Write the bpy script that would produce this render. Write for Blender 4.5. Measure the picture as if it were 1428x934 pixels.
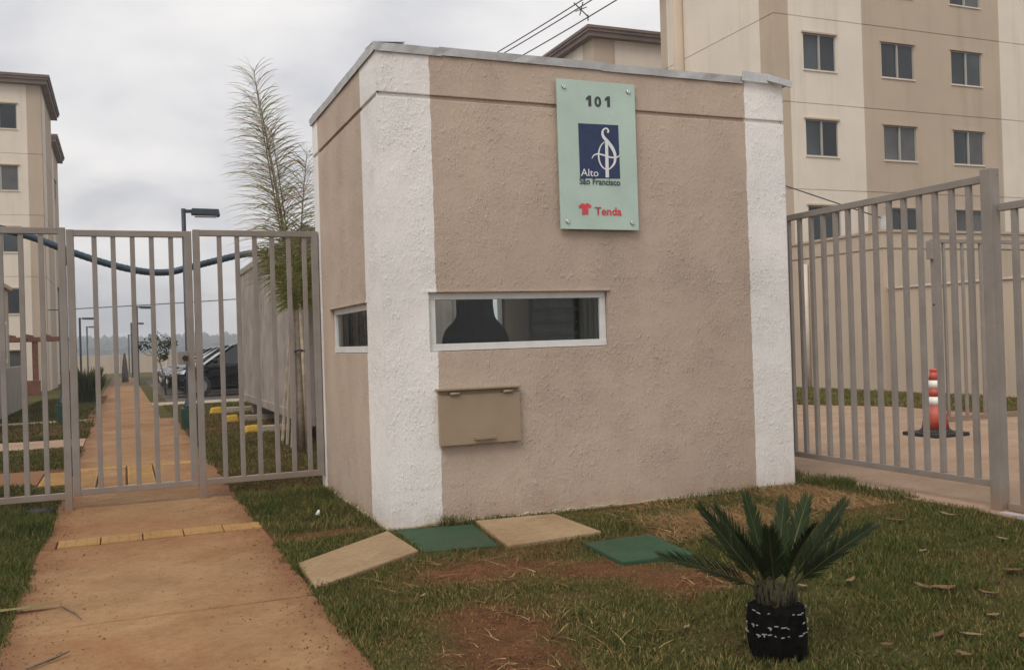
import bpy, bmesh, math, random
import numpy as np
from mathutils import Vector, Matrix
random.seed(7); rng = np.random.default_rng(7)
R = math.radians
for o in list(bpy.data.objects): bpy.data.objects.remove(o)
SC = bpy.context.scene
COL = SC.collection

# ------------------------------------------------------------------ camera
CAM = (-1.607, -6.0976, 1.25); YAW, PITCH, ROLL, FPX = 0.3932, 0.0052, -0.0313, 1308.3
def cam_axes():
    f = Vector((math.sin(YAW)*math.cos(PITCH), math.cos(YAW)*math.cos(PITCH), math.sin(PITCH)))
    r = Vector((math.cos(YAW), -math.sin(YAW), 0)); u = r.cross(f)
    c, s = math.cos(ROLL), math.sin(ROLL)
    return f, c*r + s*u, -s*r + c*u
CF, CR, CU = cam_axes()
cd = bpy.data.cameras.new('camera'); cam = bpy.data.objects.new('camera', cd); COL.objects.link(cam)
cam.matrix_world = Matrix(((CR.x, CU.x, -CF.x, CAM[0]), (CR.y, CU.y, -CF.y, CAM[1]), (CR.z, CU.z, -CF.z, CAM[2]), (0, 0, 0, 1)))
cd.sensor_fit = 'HORIZONTAL'; cd.sensor_width = 36; cd.lens = 36*FPX/1428; cd.clip_start = .05; cd.clip_end = 4000
SC.camera = cam
# ------------------------------------------------------------------ sky, sun, exposure
SUN_EL, SUN_AZ = R(54), R(229)       # azimuth clockwise from +Y: from behind the camera, slightly left
w = bpy.data.worlds.new('World'); SC.world = w; w.use_nodes = True
nt = w.node_tree; nt.nodes.clear()
N = lambda t, **k: (lambda n: ([setattr(n, a, b) for a, b in k.items()], n)[1])(nt.nodes.new(t))
out = N('ShaderNodeOutputWorld'); bg = N('ShaderNodeBackground'); nt.links.new(bg.outputs[0], out.inputs[0])
sky = N('ShaderNodeTexSky', sky_type='NISHITA', sun_disc=False, sun_elevation=SUN_EL, sun_rotation=SUN_AZ)
sky.air_density = 1.0; sky.dust_density = 4.0; sky.ozone_density = 1.0
tc = N('ShaderNodeTexCoord')
sep = N('ShaderNodeSeparateXYZ'); nt.links.new(tc.outputs['Generated'], sep.inputs[0])
za = N('ShaderNodeMath', operation='ADD'); za.inputs[1].default_value = .30; nt.links.new(sep.outputs[2], za.inputs[0])
dx = N('ShaderNodeMath', operation='DIVIDE'); dy = N('ShaderNodeMath', operation='DIVIDE')
nt.links.new(sep.outputs[0], dx.inputs[0]); nt.links.new(za.outputs[0], dx.inputs[1])
nt.links.new(sep.outputs[1], dy.inputs[0]); nt.links.new(za.outputs[0], dy.inputs[1])
cmb = N('ShaderNodeCombineXYZ'); nt.links.new(dx.outputs[0], cmb.inputs[0]); nt.links.new(dy.outputs[0], cmb.inputs[1])
n1 = N('ShaderNodeTexNoise'); n1.inputs['Scale'].default_value = 1.9; n1.inputs['Detail'].default_value = 7; n1.inputs['Roughness'].default_value = .5
n1.inputs['Distortion'].default_value = .15
nt.links.new(cmb.outputs[0], n1.inputs['Vector'])
cr = N('ShaderNodeValToRGB'); cr.color_ramp.interpolation = 'B_SPLINE'
cr.color_ramp.elements[0].position = .34; cr.color_ramp.elements[0].color = (.53, .535, .57, 1)
cr.color_ramp.elements[1].position = .66; cr.color_ramp.elements[1].color = (1., .96, .92, 1)
e = cr.color_ramp.elements.new(.5); e.color = (.845, .825, .82, 1)
nt.links.new(n1.outputs['Fac'], cr.inputs[0])
mix = N('ShaderNodeMix', data_type='RGBA'); mix.inputs[0].default_value = .88
nt.links.new(sky.outputs[0], mix.inputs[6])
gain = N('ShaderNodeVectorMath', operation='SCALE'); gain.inputs['Scale'].default_value = 10.2
nt.links.new(cr.outputs[0], gain.inputs[0]); nt.links.new(gain.outputs[0], mix.inputs[7])
nt.links.new(mix.outputs[2], bg.inputs[0]); bg.inputs[1].default_value = .065
sd = bpy.data.lights.new('sun', 'SUN'); sd.energy = 1.15; sd.angle = R(32); sd.color = (1, .95, .88)
sun = bpy.data.objects.new('sun', sd); COL.objects.link(sun)
sv = Vector((math.sin(SUN_AZ)*math.cos(SUN_EL), math.cos(SUN_AZ)*math.cos(SUN_EL), math.sin(SUN_EL)))
sun.rotation_euler = sv.to_track_quat('Z', 'Y').to_euler(); sun.location = (-8, -12, 18)
SC.render.engine = 'CYCLES'
SC.view_settings.view_transform = 'Standard'; SC.view_settings.look = 'None'
SC.view_settings.exposure = 0.78; SC.view_settings.gamma = 1.0; SC.view_settings.use_curve_mapping = False
SC.render.resolution_x = 1024; SC.render.resolution_y = 669

# ------------------------------------------------------------------ pixel -> world helpers
def ray(x, y): return CF + CR*((x-714)/FPX) - CU*((y-467)/FPX)
def atZ(x, y, z=0.): d = ray(x, y); return Vector(CAM) + d*((z-CAM[2])/d.z)
def atY(x, y, Y): d = ray(x, y); return Vector(CAM) + d*((Y-CAM[1])/d.y)
def atX(x, y, X): d = ray(x, y); return Vector(CAM) + d*((X-CAM[0])/d.x)
def gz(Y): return -.009*max(0., Y-12.)          # the site falls gently away behind the gate

# ------------------------------------------------------------------ materials
def links(m): return m.node_tree.links
def new_mat(name):
    m = bpy.data.materials.new(name); m.use_nodes = True
    b = m.node_tree.nodes['Principled BSDF']; return m, m.node_tree, b
def nd(t, typ, **k):
    n = t.nodes.new(typ)
    for a, b in k.items(): setattr(n, a, b)
    return n
def noise(t, vec, scale, detail=4, rough=.55, dist=0.):
    n = nd(t, 'ShaderNodeTexNoise'); n.inputs['Scale'].default_value = scale; n.inputs['Detail'].default_value = detail
    n.inputs['Roughness'].default_value = rough; n.inputs['Distortion'].default_value = dist
    t.links.new(vec, n.inputs['Vector']); return n.outputs['Fac']
def ramp(t, fac, stops, interp='LINEAR'):
    r = nd(t, 'ShaderNodeValToRGB'); r.color_ramp.interpolation = interp
    el = r.color_ramp.elements
    while len(el) < len(stops): el.new(.5)
    for e, (p, c) in zip(el, stops): e.position = p; e.color = (*c, 1) if len(c) == 3 else c
    t.links.new(fac, r.inputs[0]); return r.outputs[0]
def mixc(t, fac, a, b, blend='MIX'):
    m = nd(t, 'ShaderNodeMix', data_type='RGBA', blend_type=blend)
    for i, v in ((0, fac), (6, a), (7, b)):
        if isinstance(v, (int, float)): m.inputs[i].default_value = v
        elif isinstance(v, tuple): m.inputs[i].default_value = (*v, 1)
        else: t.links.new(v, m.inputs[i])
    return m.outputs[2]
def math_(t, op, a, b=None, clamp=False):
    m = nd(t, 'ShaderNodeMath', operation=op, use_clamp=clamp)
    for i, v in ((0, a), (1, b)):
        if v is None: continue
        if isinstance(v, (int, float)): m.inputs[i].default_value = v
        else: t.links.new(v, m.inputs[i])
    return m.outputs[0]
def bump(t, b, h, dist, strength=1., bevel=0.):
    n = nd(t, 'ShaderNodeBump'); n.inputs['Strength'].default_value = strength; n.inputs['Distance'].default_value = dist
    t.links.new(h, n.inputs['Height'])
    if bevel:
        bv = nd(t, 'ShaderNodeBevel', samples=4); bv.inputs['Radius'].default_value = bevel
        t.links.new(bv.outputs[0], n.inputs['Normal'])
    t.links.new(n.outputs[0], b.inputs['Normal'])
def pos(t): return nd(t, 'ShaderNodeNewGeometry').outputs['Position']
def scaled(t, v, s):
    m = nd(t, 'ShaderNodeVectorMath', operation='MULTIPLY'); t.links.new(v, m.inputs[0]); m.inputs[1].default_value = s; return m.outputs[0]

def basic(name, col, rough=.6, var=.12, scale=6., bmp=0., bscale=60., metal=0., col2=None, spec=.5, bevel=0.):
    """solid colour with worn, uneven variation and fine relief"""
    m, t, b = new_mat(name); p = pos(t)
    f = noise(t, p, scale, 5, .6)
    c2 = col2 or tuple(max(0, c*(1-2.2*var)) for c in col); c1 = tuple(min(1, c*(1+var)) for c in col)
    c = ramp(t, f, [(.3, c2), (.68, c1)]); t.links.new(c, b.inputs['Base Color'])
    rr = ramp(t, noise(t, p, scale*2.3, 3), [(.3, (rough*.85,)*3), (.7, (min(1, rough*1.15),)*3)]); t.links.new(rr, b.inputs['Roughness'])
    b.inputs['Metallic'].default_value = metal; b.inputs['Specular IOR Level'].default_value = spec
    if bmp: bump(t, b, noise(t, p, bscale, 5, .6), bmp, 1., bevel)
    return m

BEIGE, WHITE = (.335, .235, .168), (.74, .69, .645)
def plaster_mat():
    m, t, b = new_mat('textured_plaster'); p = pos(t)
    s = nd(t, 'ShaderNodeSeparateXYZ'); t.links.new(p, s.inputs[0]); X, Y, Z = s.outputs
    wob = math_(t, 'MULTIPLY', math_(t, 'SUBTRACT', noise(t, p, 9, 5), .5), .028)
    Xw = math_(t, 'ADD', X, wob); Yw = math_(t, 'ADD', Y, wob)
    c1 = math_(t, 'MULTIPLY', math_(t, 'LESS_THAN', Xw, .372), math_(t, 'LESS_THAN', Yw, .47))
    c2 = math_(t, 'GREATER_THAN', Xw, 2.965); c3 = math_(t, 'GREATER_THAN', Yw, 2.045)
    wf = math_(t, 'MAXIMUM', math_(t, 'MAXIMUM', c1, c2), c3)
    big = noise(t, scaled(t, p, (1, 1, .45)), 2.2, 5, .6); fine = noise(t, p, 55, 4, .7)
    be = mixc(t, ramp(t, big, [(.3, (0, 0, 0)), (.7, (1, 1, 1))]), (.445, .352, .278), (.515, .412, .330))
    wh = mixc(t, ramp(t, big, [(.3, (0, 0, 0)), (.7, (1, 1, 1))]), (.76, .735, .70), (.84, .82, .795))
    c = mixc(t, wf, be, wh)
    # faint fine dark mottling and soil splash just above the ground
    mottle = ramp(t, fine, [(.28, (.80, .78, .75)), (.5, (1, 1, 1))]); c = mixc(t, .6, c, mottle, 'MULTIPLY')
    sp = math_(t, 'ADD', Z, math_(t, 'MULTIPLY', noise(t, scaled(t, p, (3, 3, .6)), 3.0, 5, .65), .36))
    splash = ramp(t, sp, [(.13, (.42, .42, .42)), (.36, (0, 0, 0))]); c = mixc(t, splash, c, (.36, .2, .12))
    tr_ = ramp(t, noise(t, p, .9, 3), [(.35, (.91, .91, .915)), (.65, (1.05, 1.045, 1.04))]); c = mixc(t, 1., c, tr_, 'MULTIPLY')
    t.links.new(c, b.inputs['Base Color']); b.inputs['Roughness'].default_value = .82; b.inputs['Specular IOR Level'].default_value = .25
    # sprayed lumps, dragged a little downwards
    pv = scaled(t, p, (1, 1, .55))
    patch = ramp(t, noise(t, p, 3.2, 3), [(.36, (.25, .25, .25)), (.66, (1.3, 1.3, 1.3))])
    grain = noise(t, scaled(t, p, (1, 1, .6)), 78, 5, .68)
    lum = ramp(t, noise(t, pv, 36, 3, .5), [(.52, (0, 0, 0)), (.72, (1, 1, 1))], 'EASE')
    drip = noise(t, scaled(t, p, (1, 1, .22)), 48, 3, .5)
    h = math_(t, 'ADD', math_(t, 'MULTIPLY', math_(t, 'MULTIPLY', grain, patch), .95), math_(t, 'MULTIPLY', math_(t, 'MULTIPLY', lum, patch), .40))
    h = math_(t, 'ADD', h, math_(t, 'MULTIPLY', drip, .15))
    bump(t, b, h, .0085, .9, .012)
    return m

def concrete_mat(name, lo, mid, hi, dirt, edge=None, dirtamt=.5):
    m, t, b = new_mat(name); p = pos(t)
    f = noise(t, p, 1.7, 8, .62, .3); c = ramp(t, f, [(.28, lo), (.5, mid), (.74, hi)])
    d = ramp(t, noise(t, p, .9, 6, .68, .8), [(.42, (0, 0, 0)), (.68, (dirtamt,)*3)]); c = mixc(t, d, c, dirt)
    g = ramp(t, noise(t, p, 130, 3, .7), [(.3, (.78, .76, .74)), (.6, (1.06, 1.05, 1.04))]); c = mixc(t, .8, c, g, 'MULTIPLY')
    st = ramp(t, noise(t, p, 9, 5, .7), [(.56, (1, 1, 1)), (.74, (.66, .60, .54))]); c = mixc(t, .65, c, st, 'MULTIPLY')
    mo = ramp(t, noise(t, p, 27, 6, .72), [(.32, (.80, .77, .74)), (.55, (1, 1, 1)), (.74, (1.10, 1.10, 1.08))]); c = mixc(t, .8, c, mo, 'MULTIPLY')
    if edge:
        sx = nd(t, 'ShaderNodeSeparateXYZ'); t.links.new(p, sx.inputs[0])
        dd = math_(t, 'MINIMUM', math_(t, 'SUBTRACT', sx.outputs[0], edge[0]), math_(t, 'SUBTRACT', edge[1], sx.outputs[0]))
        dd = math_(t, 'ADD', dd, math_(t, 'MULTIPLY', math_(t, 'SUBTRACT', noise(t, p, 2.1, 6, .65), .5), .75))
        c = mixc(t, ramp(t, dd, [(.0, (.9, .9, .9)), (.22, (0, 0, 0))]), c, (.17, .078, .034))
        fl = ramp(t, noise(t, p, 60, 3, .7), [(.66, (0, 0, 0)), (.72, (.7, .7, .7))]); c = mixc(t, fl, c, (.12, .055, .026))
    t.links.new(c, b.inputs['Base Color']); b.inputs['Roughness'].default_value = .88; b.inputs['Specular IOR Level'].default_value = .3
    h = math_(t, 'ADD', math_(t, 'MULTIPLY', noise(t, p, 90, 5, .7), .5), noise(t, p, 12, 5, .6))
    bump(t, b, h, .006, .7, .008)
    return m

def soil_mat():
    m, t, b = new_mat('red_soil'); p = pos(t)
    f = noise(t, p, 2.4, 8, .65, .4)
    c = ramp(t, f, [(.28, (.085, .036, .016)), (.5, (.145, .064, .028)), (.72, (.20, .105, .050))])
    g = noise(t, p, 45, 4, .7); c = mixc(t, ramp(t, g, [(.45, (0, 0, 0)), (.62, (.55, .55, .55))]), c, (.12, .085, .035))
    c = mixc(t, ramp(t, noise(t, p, 120, 3, .7), [(.35, (.5, .5, .5)), (.5, (0, 0, 0))]), c, (.03, .016, .008))
    t.links.new(c, b.inputs['Base Color']); b.inputs['Roughness'].default_value = .95; b.inputs['Specular IOR Level'].default_value = .1
    bump(t, b, math_(t, 'ADD', noise(t, p, 38, 6, .7), noise(t, p, 8, 4)), .02)
    return m
def far_lawn_mat():
    m, t, b = new_mat('distant_lawn'); p = pos(t)
    f = noise(t, p, 1.1, 7, .65, .4); g = noise(t, scaled(t, p, (1, .6, 1)), 26, 5, .7)
    c = ramp(t, f, [(.3, (.058, .058, .016)), (.52, (.10, .085, .026)), (.72, (.15, .10, .042))])
    c = mixc(t, .75, c, ramp(t, g, [(.3, (.5, .5, .5)), (.65, (1.25, 1.25, 1.1))]), 'MULTIPLY')
    t.links.new(c, b.inputs['Base Color']); b.inputs['Roughness'].default_value = .95; b.inputs['Specular IOR Level'].default_value = .1
    bump(t, b, g, .05); return m
def vcol_mat(name, rough=.7, trans=.0):
    m, t, b = new_mat(name)
    a = nd(t, 'ShaderNodeVertexColor', layer_name='Col'); t.links.new(a.outputs[0], b.inputs['Base Color'])
    b.inputs['Roughness'].default_value = rough; b.inputs['Specular IOR Level'].default_value = .18
    if trans:
        tr = nd(t, 'ShaderNodeBsdfTranslucent'); t.links.new(a.outputs[0], tr.inputs[0])
        mx = nd(t, 'ShaderNodeMixShader'); mx.inputs[0].default_value = trans
        o = [n for n in t.nodes if n.type == 'OUTPUT_MATERIAL'][0]
        t.links.new(b.outputs[0], mx.inputs[1]); t.links.new(tr.outputs[0], mx.inputs[2]); t.links.new(mx.outputs[0], o.inputs[0])
    return m
def bed_mat():
    m, t, b = new_mat('lawn_bed'); p = pos(t)
    a = nd(t, 'ShaderNodeVertexColor', layer_name='Col')
    g = ramp(t, noise(t, p, 70, 5, .75), [(.3, (.45, .45, .45)), (.7, (1.5, 1.45, 1.35))]); t.links.new(mixc(t, .9, a.outputs[0], g, 'MULTIPLY'), b.inputs['Base Color'])
    b.inputs['Roughness'].default_value = .95; b.inputs['Specular IOR Level'].default_value = .1
    bump(t, b, noise(t, p, 60, 6, .75), .02); return m
def fence_mat():
    m, t, b = new_mat('grey_fence_paint'); p = pos(t)
    c = ramp(t, noise(t, p, 5, 5, .6), [(.3, (.215, .190, .168)), (.7, (.275, .245, .22))])
    c = mixc(t, ramp(t, noise(t, p, 26, 6, .7), [(.665, (0, 0, 0)), (.72, (.8, .8, .8))]), c, (.16, .075, .035))
    s_ = nd(t, 'ShaderNodeSeparateXYZ'); t.links.new(p, s_.inputs[0])
    zz_ = math_(t, 'ADD', s_.outputs[2], math_(t, 'MULTIPLY', noise(t, p, 11, 4), .3)); c = mixc(t, ramp(t, zz_, [(.16, (.6, .6, .6)), (.42, (0, 0, 0))]), c, (.25, .14, .075))
    t.links.new(c, b.inputs['Base Color']); b.inputs['Roughness'].default_value = .55; b.inputs['Specular IOR Level'].default_value = .35
    bump(t, b, noise(t, p, 45, 5, .6), .0015); return m
def stained(name, col, k=.16):
    m, t, b = new_mat(name); p = pos(t)
    c = ramp(t, noise(t, p, .6, 5, .6), [(.3, tuple(q*.93 for q in col)), (.68, tuple(min(1, q*1.04) for q in col))])
    st = ramp(t, noise(t, scaled(t, p, (2.6, 2.6, .16)), 1.0, 6, .65), [(.5, (1, 1, 1)), (.78, (1-k, 1-k*1.05, 1-k*1.15))]); c = mixc(t, 1., c, st, 'MULTIPLY')
    t.links.new(c, b.inputs['Base Color']); b.inputs['Roughness'].default_value = .88; b.inputs['Specular IOR Level'].default_value = .25
    bump(t, b, noise(t, p, 30, 5, .6), .004); return m
def glass_mat(name, tint=(.8, .86, .84), rough=.02):
    m, t, b = new_mat(name); b.inputs['Base Color'].default_value = (*tint, 1); b.inputs['Roughness'].default_value = rough
    b.inputs['Transmission Weight'].default_value = 1; b.inputs['IOR'].default_value = 1.5
    # thin pane: straight-through transmission mixed with mirror reflection by angle
    tr = nd(t, 'ShaderNodeBsdfTransparent'); tr.inputs[0].default_value = (*tint, 1)
    gl = nd(t, 'ShaderNodeBsdfGlossy'); gl.inputs['Roughness'].default_value = rough
    fr = nd(t, 'ShaderNodeFresnel'); fr.inputs['IOR'].default_value = 1.33
    mx = nd(t, 'ShaderNodeMixShader'); t.links.new(fr.outputs[0], mx.inputs[0]); t.links.new(tr.outputs[0], mx.inputs[1]); t.links.new(gl.outputs[0], mx.inputs[2])
    o = [n for n in t.nodes if n.type == 'OUTPUT_MATERIAL'][0]; t.links.new(mx.outputs[0], o.inputs[0]); return m
def dark_glass(name, c=(.03, .036, .038), rough=.08):
    m, t, b = new_mat(name); p = pos(t)
    t.links.new(ramp(t, noise(t, p, .7, 2), [(.35, c), (.65, tuple(x*2.2 for x in c))]), b.inputs['Base Color'])
    b.inputs['Roughness'].default_value = rough; b.inputs['Specular IOR Level'].default_value = .3; return m

M = dict(
 plaster=plaster_mat(), bed=bed_mat(), soil=soil_mat(), far_lawn=far_lawn_mat(),
 path=concrete_mat('dusty_concrete', (.215, .122, .056), (.29, .172, .082), (.36, .222, .115), (.225, .088, .030), edge=(-2.135, -.745), dirtamt=.75),
 drive=concrete_mat('driveway_concrete', (.27, .185, .125), (.34, .24, .165), (.40, .29, .21), (.27, .15, .085), dirtamt=.35),
 slab=concrete_mat('tan_concrete', (.26, .18, .098), (.335, .24, .138), (.40, .295, .178), (.19, .10, .048), dirtamt=.6),
 kerb=concrete_mat('pale_concrete', (.32, .27, .20), (.40, .35, .27), (.47, .42, .34), (.25, .16, .09), dirtamt=.4),
 asphalt=concrete_mat('asphalt', (.07, .062, .055), (.09, .08, .07), (.12, .105, .09), (.16, .09, .05), dirtamt=.4),
 tactile=concrete_mat('yellow_tactile', (.31, .178, .055), (.38, .222, .072), (.45, .275, .098), (.27, .15, .075), dirtamt=.6),
 yellow=concrete_mat('yellow_paint', (.46, .28, .035), (.56, .35, .04), (.62, .41, .07), (.35, .2, .06), dirtamt=.3),
 green_cover=concrete_mat('green_paint', (.020, .052, .026), (.027, .069, .034), (.038, .086, .045), (.055, .052, .03), dirtamt=.5),
 green_base=basic('dark_green_paint', (.018, .055, .032), .6, .2, 9, .002, 60),
 fence=fence_mat(),
 alu=basic('white_aluminium', (.66, .66, .64), .38, .05, 8, spec=.5),
 flash=basic('galvanised_flashing', (.55, .56, .56), .45, .10, 7, .002, 25, metal=.35),
 box=basic('beige_metal', (.30, .222, .150), .5, .05, 4, .0006, 60, spec=.4),
 glass=glass_mat('window_glass', (.82, .87, .86)),
 dglass=dark_glass('dark_window_glass'), dglass2=dark_glass('curtained_glass', (.055, .055, .052), .12), dglass3=dark_glass('black_window_glass', (.014, .016, .018), .06),
 frost=basic('mint_glass', (.43, .56, .485), .25, .05, 3, spec=.6),
 steel=basic('brushed_steel', (.55, .55, .53), .3, .1, 30, metal=.9),
 ink=basic('black_print', (.035, .045, .045), .5, .05, 20), blue=basic('blue_print', (.012, .028, .095), .45, .1, 10),
 red=basic('red_print', (.62, .06, .07), .5, .05, 20), wprint=basic('white_print', (.72, .74, .74), .5, .04, 20),
 lamp=basic('dark_blue_metal', (.022, .034, .048), .5, .2, 8, spec=.5), duct=basic('blue_duct', (.020, .045, .070), .45, .2, 8, .003, 120),
 apt_w=stained('cream_paint', (.70, .62, .52)), apt_b=stained('tan_paint', (.47, .375, .285)),
 apt_roof=basic('brown_roof_edge', (.17, .115, .09), .8, .1, 1.2),
 retain=stained('beige_wall_paint', (.50, .41, .315), .2), cap=basic('pale_coping', (.62, .55, .47), .8, .08, 3),
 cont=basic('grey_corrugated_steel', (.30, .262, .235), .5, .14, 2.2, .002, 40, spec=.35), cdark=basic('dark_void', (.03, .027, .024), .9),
 wood_red=basic('red_brown_timber', (.17, .062, .03), .7, .2, 6, .004, 30), bamboo=basic('weathered_stake', (.42, .34, .25), .75, .2, 9, .003, 50),
 trunk=basic('palm_trunk', (.28, .22, .165), .85, .2, 12, .006, 40), bark=basic('bark', (.16, .12, .085), .9, .2, 14, .01, 40),
 wrap=basic('black_shade_cloth', (.0045, .004, .0035), .95, .3, 30, .016, 30, spec=.08), stitch=basic('white_thread', (.30, .30, .31), .7, .2, 50),
 crown=basic('cycad_crown', (.050, .042, .017), .85, .3, 30, .008, 60),
 orange=basic('cone_orange', (.44, .075, .045), .5, .14, 9), wband=basic('reflective_white', (.72, .69, .64), .4, .08, 9), rubber=basic('black_rubber', (.02, .02, .02), .7, .2, 20),
 carblk=basic('black_car_paint', (.006, .006, .007), .2, .1, 2, spec=.3), cargrey=basic('silver_car_paint', (.07, .072, .075), .2, .08, 2, metal=.3, spec=.6),
 rim=basic('alloy', (.35, .35, .36), .3, .1, 6, metal=.8), lens=basic('lamp_lens', (.6, .62, .64), .12, .05, 6, spec=.8),
 cloth=basic('black_jacket', (.005, .006, .008), .85, .3, 14, .004, 60), jeans=basic('dark_trousers', (.018, .02, .03), .9, .2, 12, .004, 80),
 skin=basic('skin', (.30, .17, .11), .55, .06, 8), int_w=basic('interior_paint', (.62, .60, .55), .85, .05, 2), int_f=basic('interior_floor', (.25, .22, .19), .6, .1, 4),
 shutter=basic('grey_shutter', (.52, .50, .47), .55, .1, 5), leaf=vcol_mat('leaf_colours', .6, .25), grass=vcol_mat('grass_blades', .75, .3), straw=vcol_mat('dry_leaf', .85, .1),
 hill=basic('wooded_hill', (.035, .055, .03), .95, .35, .02), pole=concrete_mat('pole_concrete', (.30, .28, .25), (.36, .34, .31), (.42, .40, .36), (.2, .15, .1)),
 wrapgrey=basic('grey_cover', (.13, .12, .115), .9, .2, 6), wire=basic('black_cable', (.03, .03, .032), .6, .1, 5), afr=basic('grey_aluminium', (.36, .34, .31), .5, .06, 4), bench=basic('grey_render', (.30, .27, .235), .9, .08, 1.5, .004, 40),
)

# ------------------------------------------------------------------ mesh helpers
class MB:
    def __init__(s): s.v = []; s.f = []; s.m = []; s.sm = []
    def quad(s, pts, m=0, smooth=False):
        n = len(s.v); s.v += [tuple(p) for p in pts]; s.f.append(tuple(range(n, n+len(pts)))); s.m.append(m); s.sm.append(smooth); return s
    def hexa(s, p, m=0):
        n = len(s.v); s.v += [tuple(q) for q in p]
        for f in ((3, 2, 1, 0), (4, 5, 6, 7), (0, 1, 5, 4), (1, 2, 6, 5), (2, 3, 7, 6), (3, 0, 4, 7)): s.f.append(tuple(n+i for i in f)); s.m.append(m); s.sm.append(False)
        return s
    def box(s, x0, x1, y0, y1, z0, z1, m=0):
        return s.hexa([(x0, y0, z0), (x1, y0, z0), (x1, y1, z0), (x0, y1, z0), (x0, y0, z1), (x1, y0, z1), (x1, y1, z1), (x0, y1, z1)], m)
    def bar(s, a, b, w, d, side=None, m=0):
        a, b = Vector(a), Vector(b); t = (b-a).normalized()
        sd = Vector(side) if side else (Vector((0, 0, 1)) if abs(t.z) < .9 else Vector((1, 0, 0)))
        u = t.cross(sd).normalized(); q = u.cross(t).normalized()
        c = [(-w/2, -d/2), (w/2, -d/2), (w/2, d/2), (-w/2, d/2)]
        return s.hexa([a+u*x+q*y for x, y in c]+[b+u*x+q*y for x, y in c], m)
    def tube(s, pts, rad, n=8, caps=True, m=0):
        pts = [Vector(p) for p in pts]; k = len(pts)
        rad = rad if hasattr(rad, '__len__') else [rad]*k
        base = len(s.v); up = None
        for i, p in enumerate(pts):
            t = (pts[min(i+1, k-1)]-pts[max(i-1, 0)]).normalized()
            if up is None: up = t.orthogonal().normalized()
            up = (up - t*up.dot(t)).normalized(); q = t.cross(up)
            for j in range(n):
                a = 2*math.pi*j/n; s.v.append(tuple(p+(up*math.cos(a)+q*math.sin(a))*rad[i]))
        for i in range(k-1):
            for j in range(n):
                s.f.append((base+i*n+j, base+i*n+(j+1) % n, base+(i+1)*n+(j+1) % n, base+(i+1)*n+j)); s.m.append(m); s.sm.append(True)
        if caps:
            s.f.append(tuple(base+j for j in reversed(range(n)))); s.m.append(m); s.sm.append(False)
            s.f.append(tuple(base+(k-1)*n+j for j in range(n))); s.m.append(m); s.sm.append(False)
        return s
    def lathe(s, c, prof, n=20, m=0):
        return s.tube([(c[0], c[1], c[2]+z) for r, z in prof], [r for r, z in prof], n, True, m)
    def build(s, name, mats, parent=None, bevel=0., sub=0, recalc=True):
        me = bpy.data.meshes.new(name); off = Vector(parent_world(parent))
        me.from_pydata([tuple(Vector(v)-off) for v in s.v], [], s.f); me.update()
        mats = mats if isinstance(mats, (list, tuple)) else [mats]
        for mm in mats: me.materials.append(M[mm])
        me.polygons.foreach_set('material_index', s.m); me.polygons.foreach_set('use_smooth', s.sm)
        if recalc or bevel:
            bm = bmesh.new(); bm.from_mesh(me)
            if bevel:
                bmesh.ops.remove_doubles(bm, verts=bm.verts, dist=1e-5)
                bmesh.ops.recalc_face_normals(bm, faces=bm.faces)
                ed = [e for e in bm.edges if len(e.link_faces) == 2 and e.calc_face_angle(0) > .6]
                bmesh.ops.bevel(bm, geom=ed, offset=bevel, segments=2, profile=.6, affect='EDGES', clamp_overlap=True)
            else: bmesh.ops.recalc_face_normals(bm, faces=bm.faces)
            bm.to_mesh(me); bm.free()
        o = bpy.data.objects.new(name, me); COL.objects.link(o)
        if parent: o.parent = parent
        if sub:
            md = o.modifiers.new('sub', 'SUBSURF'); md.levels = sub; md.render_levels = sub
        return o
def parent_world(p):
    v = Vector((0, 0, 0))
    while p: v += p.location; p = p.parent
    return v
def thing(name, label, cat, loc=(0, 0, 0), group=None):
    o = bpy.data.objects.new(name, None); COL.objects.link(o); o.location = loc; o.empty_display_size = .2
    return tag(o, label, cat, group)
def tag(o, label, cat, group=None, kind=None):
    o['label'] = label; o['category'] = cat
    if group: o['group'] = group
    if kind: o['kind'] = kind
    return o
def struct(o): o['kind'] = 'structure'; return o
def inst(name, me, loc, parent=None, rz=0.):
    o = bpy.data.objects.new(name, me); COL.objects.link(o); o.location = Vector(loc)-parent_world(parent); o.rotation_euler.z = rz
    if parent: o.parent = parent
    return o
def copy_tree(o, parent=None):
    c = o.copy(); COL.objects.link(c)
    if parent: c.parent = parent
    for ch in list(o.children): copy_tree(ch, c)
    return c

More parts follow.
